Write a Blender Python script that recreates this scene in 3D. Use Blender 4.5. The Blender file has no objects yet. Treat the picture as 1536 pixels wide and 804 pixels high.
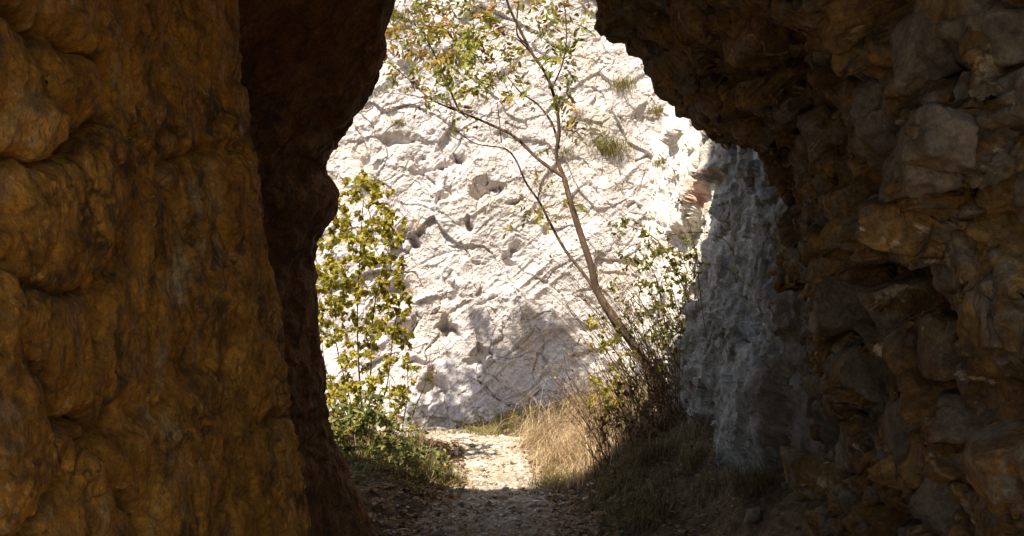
import bpy, math, random
import numpy as np
from mathutils import Vector, Matrix

R = math.radians
SC = bpy.context.scene
COL = SC.collection

# ------------------------------------------------------------------ camera, sky, sun, exposure
FPX, CX, CY, CAMZ = 1647.0, 768.0, 402.0, 1.5
PITCH = math.atan(28.0 / FPX)
cam_data = bpy.data.cameras.new('camera')
cam = bpy.data.objects.new('camera', cam_data); COL.objects.link(cam)
cam.location = (0, 0, CAMZ); cam.rotation_euler = (R(90) + PITCH, 0, 0)
cam_data.sensor_width = 36.0; cam_data.lens = 36.0 * FPX / 1536.0
cam_data.clip_start = 0.05; cam_data.clip_end = 500
SC.camera = cam

SUN_EL, SUN_AZ = 54.0, 29.0          # elevation; azimuth measured from straight behind the camera towards its left
TO_SUN = Vector((-math.sin(R(SUN_AZ)) * math.cos(R(SUN_EL)), -math.cos(R(SUN_AZ)) * math.cos(R(SUN_EL)), math.sin(R(SUN_EL))))
world = bpy.data.worlds.new('World'); SC.world = world; world.use_nodes = True
wn = world.node_tree.nodes; wn.clear()
sky = wn.new('ShaderNodeTexSky'); sky.sky_type = 'NISHITA'; sky.sun_disc = False
sky.sun_elevation = R(SUN_EL); sky.sun_rotation = math.atan2(TO_SUN.x, TO_SUN.y)
bg = wn.new('ShaderNodeBackground'); bg.inputs['Strength'].default_value = 0.10
wo = wn.new('ShaderNodeOutputWorld')
world.node_tree.links.new(sky.outputs[0], bg.inputs[0]); world.node_tree.links.new(bg.outputs[0], wo.inputs[0])
sd = bpy.data.lights.new('sun', 'SUN'); sd.energy = 4.5; sd.angle = R(0.55); sd.color = (1.0, 0.91, 0.78)
sun = bpy.data.objects.new('sun', sd); COL.objects.link(sun)
sun.rotation_euler = (-TO_SUN).to_track_quat('-Z', 'Y').to_euler()
SC.view_settings.view_transform = 'Standard'; SC.view_settings.look = 'None'
SC.view_settings.gamma = 1.0; SC.view_settings.exposure = 1.24
SC.view_settings.use_curve_mapping = False
SC.cycles.max_bounces = 10; SC.cycles.diffuse_bounces = 6; SC.cycles.transmission_bounces = 4
SC.cycles.sample_clamp_indirect = 6.0

# ------------------------------------------------------------------ measuring helpers
def P(px, py, y):
    """the place at depth y that the photograph shows at (px, py)"""
    dx, dy, dz = px - CX, FPX, CY - py
    c, s = math.cos(PITCH), math.sin(PITCH)
    wy, wz = dy * c - dz * s, dy * s + dz * c
    t = y / wy
    return np.array((dx * t, y, CAMZ + wz * t))

def proj(v):
    v = np.asarray(v, float); d = v - np.array((0, 0, CAMZ))
    c, s = math.cos(PITCH), math.sin(PITCH)
    f = d[..., 1] * c + d[..., 2] * s; u = -d[..., 1] * s + d[..., 2] * c
    f = np.where(f < 0.05, 0.05, f)
    return CX + FPX * d[..., 0] / f, CY - FPX * u / f, f

# ------------------------------------------------------------------ noise
def _h(ix, iy, iz, seed):
    with np.errstate(over='ignore'):
        h = (ix.astype(np.uint32) * np.uint32(0x8da6b343)) ^ (iy.astype(np.uint32) * np.uint32(0xd8163841)) ^ (iz.astype(np.uint32) * np.uint32(0xcb1ab31f)) ^ np.uint32((seed * 0x9e3779b1) & 0xffffffff)
        h ^= h >> np.uint32(15); h *= np.uint32(0x2c1b3c6d); h ^= h >> np.uint32(12); h *= np.uint32(0x297a2d39); h ^= h >> np.uint32(15)
    return h
def _f(h): return (h & np.uint32(0xffffff)).astype(np.float32) / np.float32(0x1000000)

def vnoise(p, seed=0):
    p = np.asarray(p, np.float32); b = np.floor(p); f = p - b; i = b.astype(np.int32)
    w = f * f * f * (f * (f * 6 - 15) + 10); r = np.zeros(p.shape[0], np.float32)
    for dx in (0, 1):
        wx = w[:, 0] if dx else 1 - w[:, 0]
        for dy in (0, 1):
            wy = w[:, 1] if dy else 1 - w[:, 1]
            for dz in (0, 1):
                wz = w[:, 2] if dz else 1 - w[:, 2]
                r += wx * wy * wz * _f(_h(i[:, 0] + dx, i[:, 1] + dy, i[:, 2] + dz, seed))
    return r * 2 - 1

def fbm(p, octs=4, seed=0, gain=0.5):
    a, s, r = 1.0, 1.0, 0.0
    for o in range(octs):
        r = r + a * vnoise(p * s + 17.3 * o, seed + o); a *= gain; s *= 2.03
    return r
def ridge(p, octs=4, seed=0):
    a, s, r = 1.0, 1.0, 0.0
    for o in range(octs):
        n = 1 - np.abs(vnoise(p * s + 11.1 * o, seed + o)); r = r + a * n * n; a *= 0.5; s *= 2.1
    return r - 0.9
def warp(p, amt, freq, seed):
    q = p * freq
    return p + amt * np.stack([fbm(q, 2, seed), fbm(q + 31.7, 2, seed + 5), fbm(q + 77.1, 2, seed + 9)], 1)

def voronoi(p, seed=0):
    p = np.asarray(p, np.float32); b = np.floor(p).astype(np.int32); n = p.shape[0]
    f1 = np.full(n, 9, np.float32); f2 = np.full(n, 9, np.float32)
    hid = np.zeros(n, np.uint32); off = np.zeros((n, 3), np.float32)
    for dx in (-1, 0, 1):
        for dy in (-1, 0, 1):
            for dz in (-1, 0, 1):
                ix, iy, iz = b[:, 0] + dx, b[:, 1] + dy, b[:, 2] + dz
                h = _h(ix, iy, iz, seed)
                c = np.stack([ix + 0.1 + 0.8 * _f(h), iy + 0.1 + 0.8 * _f(h * np.uint32(747796405)), iz + 0.1 + 0.8 * _f((h >> np.uint32(5)) * np.uint32(2891336453))], 1).astype(np.float32)
                d = p - c; q = np.sqrt((d * d).sum(1))
                m = q < f1
                f2 = np.where(m, f1, np.minimum(f2, q)); f1 = np.where(m, q, f1)
                hid = np.where(m, h, hid); off[m] = d[m]
    return f1, f2, hid, off
def facets(p, seed, slope):
    """flat broken faces: every cell gets its own tilted plane"""
    f1, f2, h, off = voronoi(p, seed)
    g = np.stack([_f(h * np.uint32(k)) - 0.5 for k in (1103515245, 134775813, 214013)], 1)
    return (_f(h * np.uint32(69069)) - 0.5) + slope * (g * off).sum(1) * 2, f2 - f1, _f(h * np.uint32(22695477))

def smooth(a, b, x):
    t = np.clip((x - a) / (b - a), 0, 1); return t * t * (3 - 2 * t)
def seg_dist(q, poly):
    d = np.full(q.shape[0], 9e9)
    for a, b in zip(poly[:-1], poly[1:]):
        ab = b - a; t = np.clip(((q - a) @ ab) / max((ab @ ab), 1e-9), 0, 1)
        d = np.minimum(d, np.linalg.norm(q - (a + t[:, None] * ab), axis=1))
    return d

# ------------------------------------------------------------------ mesh helpers
def mesh(name, v, f, smooth_shade=True):
    v = np.ascontiguousarray(v, np.float32); me = bpy.data.meshes.new(name)
    f = np.asarray(f); nf, k = f.shape
    me.vertices.add(len(v)); me.vertices.foreach_set('co', v.ravel())
    me.loops.add(nf * k); me.loops.foreach_set('vertex_index', f.astype(np.int32).ravel())
    me.polygons.add(nf); me.polygons.foreach_set('loop_start', np.arange(0, nf * k, k, dtype=np.int32))
    me.polygons.foreach_set('loop_total', np.full(nf, k, np.int32))
    me.polygons.foreach_set('use_smooth', np.full(nf, smooth_shade, bool))
    me.update(calc_edges=True); me.validate()
    return me
def obj(name, me, mat=None, parent=None, loc=None):
    o = bpy.data.objects.new(name, me); COL.objects.link(o)
    if mat and me and not me.materials: me.materials.append(mat)
    if parent: o.parent = parent
    if loc is not None: o.location = loc
    return o
def tag(o, label=None, cat=None, group=None, kind=None):
    if label: o['label'] = label
    if cat: o['category'] = cat
    if group: o['group'] = group
    if kind: o['kind'] = kind
    return o
def grid_faces(nr, nc, cyc=False):
    rr = np.arange(nr if cyc else nr - 1); cc = np.arange(nc - 1)
    a, b = np.meshgrid(rr, cc, indexing='ij'); a2 = (a + 1) % nr
    return np.stack([a * nc + b, a * nc + b + 1, a2 * nc + b + 1, a2 * nc + b], -1).reshape(-1, 4)
def grid_normals(g, cyc=False):
    if cyc:
        du = np.roll(g, -1, 0) - np.roll(g, 1, 0)
    else:
        du = np.gradient(g, axis=0)
    dv = np.gradient(g, axis=1)
    n = np.cross(du, dv); n /= np.linalg.norm(n, axis=-1, keepdims=True) + 1e-9
    return n
class MB:
    """collects triangles and quads (as triangles) for one mesh"""
    def __init__(s): s.v = []; s.f = []; s.n = 0
    def add(s, v, f):
        v = np.asarray(v, np.float32).reshape(-1, 3); s.v.append(v); s.f.append(np.asarray(f, np.int64).reshape(-1, 3) + s.n); s.n += len(v)
    def build(s, name, sm=True):
        return mesh(name, np.concatenate(s.v), np.concatenate(s.f), sm)
def catmull(pts, n):
    pts = np.asarray(pts, float); m = len(pts)
    t = np.linspace(0, m - 1, n); i = np.minimum(t.astype(int), m - 2); f = (t - i)[:, None]
    p0 = pts[np.maximum(i - 1, 0)]; p1 = pts[i]; p2 = pts[i + 1]; p3 = pts[np.minimum(i + 2, m - 1)]
    return 0.5 * (2 * p1 + (p2 - p0) * f + (2 * p0 - 5 * p1 + 4 * p2 - p3) * f ** 2 + (3 * p1 - p0 - 3 * p2 + p3) * f ** 3)
def tube(mb, pts, r0, r1, sides=6, n=None, wob=0.0, rng=None):
    pts = np.asarray(pts, float)
    if n: pts = catmull(pts, n)
    n = len(pts); tg = np.gradient(pts, axis=0); tg /= np.linalg.norm(tg, axis=1, keepdims=True) + 1e-9
    ref = np.array((0.31, 0.9, 0.2)); a = np.cross(tg, ref); a /= np.linalg.norm(a, axis=1, keepdims=True) + 1e-9; b = np.cross(tg, a)
    rad = np.linspace(r0, r1, n)
    if wob and rng is not None: rad = rad * (1 + wob * rng.standard_normal(n))
    th = np.linspace(0, 2 * math.pi, sides, endpoint=False)
    v = pts[:, None] + rad[:, None, None] * (np.cos(th)[None, :, None] * a[:, None] + np.sin(th)[None, :, None] * b[:, None])
    i, j = np.meshgrid(np.arange(n - 1), np.arange(sides), indexing='ij'); j2 = (j + 1) % sides
    q = np.stack([i * sides + j, i * sides + j2, (i + 1) * sides + j2, (i + 1) * sides + j], -1).reshape(-1, 4)
    mb.add(v.reshape(-1, 3), np.concatenate([q[:, :3], q[:, [0, 2, 3]]]))
    return pts
def ico(sub):
    import bmesh
    bm = bmesh.new(); bmesh.ops.create_icosphere(bm, subdivisions=sub, radius=1)
    v = np.array([x.co for x in bm.verts]); f = np.array([[x.index for x in q.verts] for q in bm.faces]); bm.free()
    return v / np.linalg.norm(v, axis=1, keepdims=True), f
ICO = {k: ico(k) for k in (1, 2, 3, 4, 5)}
def chip(seed, sub, dims, planes=11, rough=0.05, soft=18.0, box=False):
    """a broken stone: a ball cut by random planes, softly rounded edges"""
    rng = np.random.default_rng(seed); d, f = ICO[sub]
    n = rng.standard_normal((planes, 3))
    if box: n = np.concatenate([np.repeat(np.eye(3), 2, 0) * np.array([1, -1] * 3)[:, None] + rng.normal(0, .16, (6, 3)), n])
    n /= np.linalg.norm(n, axis=1, keepdims=True); h = rng.uniform(0.62, 1.0, len(n))
    if box: h[6:] += 0.22
    k = np.clip(d @ n.T, 0.05, None) / h
    r = 1 / ((k ** soft).sum(1) ** (1 / soft)); r = np.minimum(r, 1.7 if box else 1.25)
    v = d * r[:, None]
    if rough: v = v * (1 + rough * fbm(v * 3.1 + seed * 1.7, 4, seed)[:, None] )
    return v * np.asarray(dims), f

# ------------------------------------------------------------------ materials
def nodes(name):
    m = bpy.data.materials.new(name); m.use_nodes = True; nt = m.node_tree; nt.nodes.clear()
    o = nt.nodes.new('ShaderNodeOutputMaterial'); return m, nt, o
def N(nt, t, **kw):
    n = nt.nodes.new(t)
    for k, v in kw.items():
        if k in n.inputs: n.inputs[k].default_value = v
        else: setattr(n, k, v)
    return n
def ramp(nt, src, stops, interp='LINEAR'):
    r = nt.nodes.new('ShaderNodeValToRGB'); r.color_ramp.interpolation = interp; e = r.color_ramp.elements
    while len(e) < len(stops): e.new(0.5)
    for el, (p, c) in zip(e, stops):
        el.position = p; el.color = (*c, 1) if len(c) == 3 else c
    nt.links.new(src, r.inputs[0]); return r.outputs[0]
def tex(nt, vec, scale, detail=6, rough=0.6, dist=0.0, kind='FBM'):
    n = N(nt, 'ShaderNodeTexNoise', Scale=scale, Detail=detail, Roughness=rough, Distortion=dist)
    nt.links.new(vec, n.inputs['Vector']); return n.outputs['Fac']
def mix(nt, fac, a, b, mode='MIX'):
    m = nt.nodes.new('ShaderNodeMix'); m.data_type = 'RGBA'; m.blend_type = mode
    for s, v in ((m.inputs[0], fac), (m.inputs[6], a), (m.inputs[7], b)):
        if isinstance(v, (int, float)): s.default_value = v
        elif isinstance(v, tuple): s.default_value = (*v, 1)
        else: nt.links.new(v, s)
    return m.outputs[2]
def mapping(nt, scale=(1, 1, 1), rot=(0, 0, 0), src=None):
    g = nt.nodes.new('ShaderNodeNewGeometry'); m = N(nt, 'ShaderNodeMapping'); m.inputs['Scale'].default_value = scale; m.inputs['Rotation'].default_value = rot
    nt.links.new(g.outputs['Position'] if src is None else src, m.inputs['Vector']); return m.outputs[0]
def bump(nt, h, strength, dist, prev=None):
    b = N(nt, 'ShaderNodeBump', Strength=strength, Distance=dist); nt.links.new(h, b.inputs['Height'])
    if prev is not None: nt.links.new(prev, b.inputs['Normal'])
    return b.outputs[0]
def finish(nt, out, col, nrm=None, rough=0.9, spec=0.15):
    b = N(nt, 'ShaderNodeBsdfPrincipled', Roughness=rough); b.inputs['Specular IOR Level'].default_value = spec
    if isinstance(col, tuple): b.inputs['Base Color'].default_value = (*col, 1)
    else: nt.links.new(col, b.inputs['Base Color'])
    if nrm is not None: nt.links.new(nrm, b.inputs['Normal'])
    nt.links.new(b.outputs[0], out.inputs[0]); return b

def rock_mat(name, base, stains, streak=None, bstr=0.7, seed=0.0, rough=0.85, spec=0.25, fine=60.0, mott=0.5, vein=None, zone=None):
    """base: ramp stops over a broad noise; stains: [(scale, lo, hi, colour, amount, stretch)]"""
    m, nt, out = nodes(name); v = mapping(nt); mv = N(nt, 'ShaderNodeVectorMath', operation='ADD'); mv.inputs[1].default_value = (seed, seed * 0.7, -seed)
    nt.links.new(v, mv.inputs[0]); v = mv.outputs[0]
    col = ramp(nt, tex(nt, v, 2.6, 9, 0.68, 0.7), base)
    for (sc, lo, hi, c, am, st) in stains:
        vv = mapping(nt, st, (0.2, 0.1, 0.4), v)
        k = ramp(nt, tex(nt, vv, sc, 8, 0.66, 1.2), [(lo, (0, 0, 0)), (hi, (am, am, am))])
        col = mix(nt, k, col, c)
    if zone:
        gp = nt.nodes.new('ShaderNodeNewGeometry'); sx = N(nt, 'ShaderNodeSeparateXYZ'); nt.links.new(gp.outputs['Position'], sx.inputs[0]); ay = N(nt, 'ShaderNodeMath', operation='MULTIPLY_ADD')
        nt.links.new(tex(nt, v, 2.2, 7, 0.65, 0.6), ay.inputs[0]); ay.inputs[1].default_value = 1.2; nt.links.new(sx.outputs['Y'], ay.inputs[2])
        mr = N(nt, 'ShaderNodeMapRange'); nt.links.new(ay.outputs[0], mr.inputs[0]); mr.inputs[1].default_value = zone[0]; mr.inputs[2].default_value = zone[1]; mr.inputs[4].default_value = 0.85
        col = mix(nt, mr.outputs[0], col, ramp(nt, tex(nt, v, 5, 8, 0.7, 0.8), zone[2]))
    g = ramp(nt, tex(nt, v, 11, 10, 0.78, 0.5), [(0.3, (1 - mott,) * 3), (0.5, (1, 1, 1)), (0.72, (1 + mott,) * 3)])
    col = mix(nt, 1.0, col, g, 'MULTIPLY')
    g = ramp(nt, tex(nt, v, fine, 6, 0.75), [(0.3, (1 - mott,) * 3), (0.72, (1 + mott,) * 3)])
    col = mix(nt, 0.8, col, g, 'MULTIPLY')
    if vein:
        dv = N(nt, 'ShaderNodeVectorMath', operation='MULTIPLY_ADD'); nz = N(nt, 'ShaderNodeTexNoise', Scale=4.0, Detail=5.0); nt.links.new(v, nz.inputs['Vector'])
        nt.links.new(nz.outputs['Color'], dv.inputs[0]); dv.inputs[1].default_value = (0.45,) * 3; nt.links.new(v, dv.inputs[2])
        for sc, c in vein:
            vo = N(nt, 'ShaderNodeTexVoronoi', Scale=sc, feature='DISTANCE_TO_EDGE'); nt.links.new(dv.outputs[0], vo.inputs['Vector'])
            k = ramp(nt, vo.outputs['Distance'], [(0.0, (0.75,) * 3), (0.035, (0, 0, 0))]); k2 = ramp(nt, tex(nt, v, 3, 3, 0.5), [(0.45, (0, 0, 0)), (0.6, (1, 1, 1))])
            col = mix(nt, mix(nt, 1.0, k, k2, 'MULTIPLY'), col, c)
    vs = mapping(nt, (1, 1, 0.8), (0, 0, 0), v)
    n = bump(nt, tex(nt, vs, 16, 10, 0.68, 0.8), bstr, 0.03)
    n = bump(nt, tex(nt, v, 70, 6, 0.7), bstr * 0.6, 0.006, n)
    finish(nt, out, col, n, rough, spec)
    return m

M_LEFT = rock_mat('cave rock left', [(0.28, (0.15, 0.060, 0.009)), (0.45, (0.37, 0.158, 0.019)), (0.6, (0.52, 0.235, 0.030)), (0.78, (0.58, 0.32, 0.085))],
                  [(3.4, 0.51, 0.63, (0.07, 0.045, 0.02), 0.8, (1, 1, 0.9)), (9, 0.56, 0.66, (0.50, 0.19, 0.025), 0.75, (1, 1, 1)), (3.0, 0.56, 0.68, (0.44, 0.30, 0.15), 0.8, (1, 1, 0.7)), (15, 0.62, 0.68, (0.6, 0.42, 0.2), 0.7, (1, 1, 1))], bstr=1.0, mott=0.6, vein=[(2.2, (0.03, 0.018, 0.008)), (5.0, (0.05, 0.03, 0.012))], zone=(5.0, 5.35, [(0.3, (0.04, 0.016, 0.007)), (0.55, (0.11, 0.045, 0.017)), (0.75, (0.2, 0.1, 0.035))]))  # zone: maroon-brown rock past the rib, also painting the light falloff into colour
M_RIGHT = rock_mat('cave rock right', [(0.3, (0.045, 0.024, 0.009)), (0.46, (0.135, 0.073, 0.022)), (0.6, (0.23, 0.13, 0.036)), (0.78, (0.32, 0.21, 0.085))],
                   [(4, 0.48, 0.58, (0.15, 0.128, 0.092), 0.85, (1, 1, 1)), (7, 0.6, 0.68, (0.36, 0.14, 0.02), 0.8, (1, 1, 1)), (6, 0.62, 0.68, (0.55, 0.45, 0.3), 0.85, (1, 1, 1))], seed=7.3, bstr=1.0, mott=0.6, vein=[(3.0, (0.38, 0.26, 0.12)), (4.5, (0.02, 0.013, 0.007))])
M_BLOCK = rock_mat('grey brown block', [(0.3, (0.06, 0.046, 0.03)), (0.5, (0.15, 0.115, 0.075)), (0.75, (0.26, 0.2, 0.135))],
                   [(7, 0.6, 0.7, (0.32, 0.14, 0.03), 0.6, (1, 1, 1)), (8, 0.66, 0.73, (0.5, 0.42, 0.3), 0.8, (1, 1, 1))], seed=3.1, bstr=1.0, mott=0.55, vein=[(4.0, (0.02, 0.014, 0.008))])
M_CLIFF = rock_mat('pale limestone cliff', [(0.25, (0.38, 0.335, 0.305)), (0.45, (0.51, 0.465, 0.44)), (0.65, (0.62, 0.575, 0.56)), (0.8, (0.58, 0.50, 0.41))],
                   [(1.1, 0.52, 0.66, (0.54, 0.45, 0.34), 0.5, (1, 1, 0.5)), (4.5, 0.62, 0.72, (0.42, 0.38, 0.33), 0.6, (1, 1, 0.3)), (3.2, 0.68, 0.76, (0.55, 0.33, 0.13), 0.7, (1, 1, 1))], seed=1.9, bstr=1.0, spec=0.1, mott=0.16, fine=40)

def pillar_mat():
    m, nt, out = nodes('grey limestone outcrop'); v = mapping(nt)
    col = ramp(nt, tex(nt, v, 3.4, 9, 0.68, 0.9), [(0.3, (0.075, 0.06, 0.042)), (0.46, (0.18, 0.165, 0.135)), (0.6, (0.33, 0.31, 0.27)), (0.78, (0.48, 0.45, 0.38))])
    k = ramp(nt, tex(nt, mapping(nt, (1, 1, 0.35), (0, 0, 0), v), 5, 8, 0.66, 1.0), [(0.55, (0, 0, 0)), (0.68, (0.8,) * 3)])
    col = mix(nt, k, col, (0.13, 0.092, 0.055))
    k = ramp(nt, tex(nt, v, 8, 6, 0.6, 0.5), [(0.63, (0, 0, 0)), (0.7, (0.8,) * 3)])
    col = mix(nt, k, col, (0.42, 0.34, 0.2))
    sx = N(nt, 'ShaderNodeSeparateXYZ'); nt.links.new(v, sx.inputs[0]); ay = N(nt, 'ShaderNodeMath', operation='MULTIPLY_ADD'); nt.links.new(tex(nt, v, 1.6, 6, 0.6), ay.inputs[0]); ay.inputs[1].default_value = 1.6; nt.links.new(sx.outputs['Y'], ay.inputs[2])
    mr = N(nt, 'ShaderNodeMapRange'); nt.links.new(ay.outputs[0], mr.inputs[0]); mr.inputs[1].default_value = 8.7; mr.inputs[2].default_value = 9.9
    pale = ramp(nt, tex(nt, v, 3.1, 9, 0.7, 0.6), [(0.25, (0.42, 0.37, 0.31)), (0.5, (0.66, 0.61, 0.54)), (0.8, (0.74, 0.68, 0.58))]); col = mix(nt, mr.outputs[0], col, pale)  # paler far wall: sunlit brightness put into the rock colour
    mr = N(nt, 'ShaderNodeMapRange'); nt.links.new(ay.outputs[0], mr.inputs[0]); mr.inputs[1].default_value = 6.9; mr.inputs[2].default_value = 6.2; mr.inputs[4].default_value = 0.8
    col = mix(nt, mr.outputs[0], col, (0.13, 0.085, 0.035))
    # faded red trail mark brushed on the rock
    for (c, r) in PAINT:
        vd = N(nt, 'ShaderNodeVectorMath', operation='SUBTRACT'); nt.links.new(v, vd.inputs[0]); vd.inputs[1].default_value = c
        sc = N(nt, 'ShaderNodeVectorMath', operation='DIVIDE'); nt.links.new(vd.outputs[0], sc.inputs[0]); sc.inputs[1].default_value = r
        ln = N(nt, 'ShaderNodeVectorMath', operation='LENGTH'); nt.links.new(sc.outputs[0], ln.inputs[0])
        ad = N(nt, 'ShaderNodeMath', operation='ADD'); nt.links.new(ln.outputs['Value'], ad.inputs[0]); nt.links.new(tex(nt, v, 14, 8, 0.75), ad.inputs[1])
        mr = N(nt, 'ShaderNodeMapRange'); nt.links.new(ad.outputs[0], mr.inputs[0])
        mr.inputs[1].default_value = 0.8; mr.inputs[2].default_value = 1.7; mr.inputs[3].default_value = 0.6; mr.inputs[4].default_value = 0.0
        col = mix(nt, mr.outputs[0], col, (0.55, 0.17, 0.075))
    g = ramp(nt, tex(nt, v, 60, 5, 0.7), [(0.3, (0.6,) * 3), (0.72, (1.4,) * 3)])
    col = mix(nt, 0.8, col, g, 'MULTIPLY')
    g = ramp(nt, tex(nt, v, 10, 10, 0.78, 0.5), [(0.3, (0.55,) * 3), (0.5, (1, 1, 1)), (0.72, (1.4,) * 3)])
    col = mix(nt, 1.0, col, g, 'MULTIPLY')
    n = bump(nt, tex(nt, mapping(nt, (1, 0.5, 0.8), (0, 0, 0), v), 14, 10, 0.68, 0.8), 0.9, 0.03)
    n = bump(nt, tex(nt, v, 70, 6, 0.7), 0.5, 0.006, n)
    finish(nt, out, col, n, 0.85, 0.2); return m
def xp(px, py, x):
    """place on the upright plane at x that shows at (px, py)"""
    lo, hi = 1.0, 40.0
    a = P(px, py, 1.0); return a[0] and P(px, py, x / a[0])
def _v3(a): return tuple(float(q) for q in a)

def soil_mat(name, stops, seed, bs=0.9, tunnel_stops=None):
    m, nt, out = nodes(name); v = mapping(nt)
    col = ramp(nt, tex(nt, v, 5, 9, 0.7, 0.4), stops)
    if tunnel_stops:  # darker browns along the tunnel stretch, blending out at both ends
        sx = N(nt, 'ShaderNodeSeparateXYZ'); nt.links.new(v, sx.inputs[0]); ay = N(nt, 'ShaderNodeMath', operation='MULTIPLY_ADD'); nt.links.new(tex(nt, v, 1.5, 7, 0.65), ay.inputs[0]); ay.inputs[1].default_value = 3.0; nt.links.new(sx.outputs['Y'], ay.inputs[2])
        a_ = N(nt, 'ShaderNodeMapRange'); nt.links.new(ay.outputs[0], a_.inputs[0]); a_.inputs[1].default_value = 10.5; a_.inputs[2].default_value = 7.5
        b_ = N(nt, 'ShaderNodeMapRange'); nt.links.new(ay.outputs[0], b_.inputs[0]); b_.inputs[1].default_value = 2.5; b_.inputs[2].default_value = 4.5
        m_ = N(nt, 'ShaderNodeMath', operation='MULTIPLY'); nt.links.new(a_.outputs[0], m_.inputs[0]); nt.links.new(b_.outputs[0], m_.inputs[1]); col = mix(nt, m_.outputs[0], col, ramp(nt, tex(nt, v, 6, 8, 0.7), tunnel_stops))
    vo = N(nt, 'ShaderNodeTexVoronoi', Scale=38.0); nt.links.new(v, vo.inputs['Vector'])
    bw = N(nt, 'ShaderNodeRGBToBW'); nt.links.new(vo.outputs['Color'], bw.inputs[0])
    g = ramp(nt, bw.outputs[0], [(0.2, (0.6,) * 3), (0.8, (1.3,) * 3)])
    col = mix(nt, 0.8, col, g, 'MULTIPLY')
    n = bump(nt, vo.outputs['Distance'], bs, -0.02); n = bump(nt, tex(nt, v, 60, 8, 0.7), bs, 0.015, n)
    finish(nt, out, col, n, 0.95, 0.1); return m
M_SOIL = soil_mat('leaf litter soil', [(0.3, (0.05, 0.034, 0.018)), (0.5, (0.12, 0.08, 0.04)), (0.72, (0.22, 0.15, 0.08))], 0)
M_PATH = soil_mat('stony path', [(0.3, (0.30, 0.25, 0.19)), (0.5, (0.48, 0.42, 0.34)), (0.72, (0.64, 0.58, 0.50))], 1, tunnel_stops=[(0.3, (0.10, 0.062, 0.03)), (0.5, (0.18, 0.12, 0.06)), (0.72, (0.28, 0.20, 0.11))])

def island_mat(name, stops, translucent=0.35, rough=0.6, spec=0.3, objrand=False):
    m, nt, out = nodes(name)
    if objrand: src = nt.nodes.new('ShaderNodeObjectInfo').outputs['Random']
    else: src = nt.nodes.new('ShaderNodeNewGeometry').outputs['Random Per Island']
    col = ramp(nt, src, stops)
    b = N(nt, 'ShaderNodeBsdfPrincipled', Roughness=rough); b.inputs['Specular IOR Level'].default_value = spec
    nt.links.new(col, b.inputs['Base Color'])
    if translucent:
        t = nt.nodes.new('ShaderNodeBsdfTranslucent'); nt.links.new(col, t.inputs[0])
        x = N(nt, 'ShaderNodeMixShader'); x.inputs[0].default_value = translucent
        nt.links.new(b.outputs[0], x.inputs[1]); nt.links.new(t.outputs[0], x.inputs[2]); nt.links.new(x.outputs[0], out.inputs[0])
    else: nt.links.new(b.outputs[0], out.inputs[0])
    return m
TREE_L = [(0.0, (0.11, 0.14, 0.02)), (0.35, (0.22, 0.23, 0.03)), (0.65, (0.40, 0.34, 0.05)), (0.85, (0.34, 0.18, 0.04)), (1.0, (0.14, 0.06, 0.025))]
SHR_L = [(0.0, (0.15, 0.17, 0.03)), (0.3, (0.32, 0.31, 0.045)), (0.7, (0.54, 0.46, 0.07)), (1.0, (0.50, 0.34, 0.07))]
GRN_L = [(0.0, (0.07, 0.09, 0.022)), (0.45, (0.17, 0.19, 0.045)), (0.8, (0.32, 0.31, 0.10)), (1.0, (0.28, 0.18, 0.06))]
M_TLEAF = island_mat('ash leaves', TREE_L, 0.5); M_TLEAF1 = island_mat('ash leaf', TREE_L, 0.4, objrand=True)
M_SLEAF = island_mat('shrub leaves', SHR_L, 0.5); M_SLEAF1 = island_mat('shrub leaf', SHR_L, 0.5, objrand=True)
M_GLEAF = island_mat('privet leaves', GRN_L, 0.35); M_GLEAF1 = island_mat('privet leaf', GRN_L, 0.35, objrand=True)
M_BLEAF = island_mat('bramble leaves', [(0.0, (0.08, 0.10, 0.02)), (0.5, (0.20, 0.21, 0.035)), (0.8, (0.36, 0.32, 0.055)), (1.0, (0.24, 0.12, 0.03))], 0.5)
M_DRYL = island_mat('withered leaves', [(0.0, (0.12, 0.06, 0.025)), (0.4, (0.24, 0.14, 0.05)), (0.75, (0.34, 0.26, 0.08)), (1.0, (0.16, 0.17, 0.03))], 0.4)
M_DRY = island_mat('dry grass', [(0.0, (0.46, 0.31, 0.17)), (0.5, (0.66, 0.50, 0.32)), (0.8, (0.74, 0.62, 0.45)), (0.9, (0.38, 0.32, 0.12)), (1.0, (0.30, 0.17, 0.08))], 0.3)
M_MIXG = island_mat('half dry grass', [(0.0, (0.09, 0.12, 0.03)), (0.45, (0.18, 0.19, 0.05)), (0.7, (0.34, 0.25, 0.09)), (1.0, (0.42, 0.31, 0.14))], 0.3)
M_GRASS = island_mat('shade grass', [(0.0, (0.05, 0.06, 0.015)), (0.4, (0.11, 0.10, 0.03)), (0.7, (0.21, 0.145, 0.06)), (1.0, (0.32, 0.22, 0.11))], 0.3)
M_LITTER = island_mat('fallen leaves', [(0.0, (0.08, 0.04, 0.018)), (0.4, (0.15, 0.08, 0.03)), (0.75, (0.25, 0.14, 0.05)), (1.0, (0.30, 0.20, 0.10))], 0.15)
M_GRAVEL = island_mat('gravel stones', [(0.0, (0.16, 0.11, 0.07)), (0.4, (0.34, 0.27, 0.19)), (0.75, (0.52, 0.45, 0.35)), (1.0, (0.68, 0.62, 0.54))], 0, 0.9, 0.15)
M_STONE = rock_mat('loose stone', [(0.3, (0.22, 0.17, 0.11)), (0.5, (0.36, 0.31, 0.24)), (0.75, (0.5, 0.45, 0.37))], [(9, 0.6, 0.7, (0.2, 0.12, 0.05), 0.6, (1, 1, 1))], bstr=0.5, seed=5)
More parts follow.
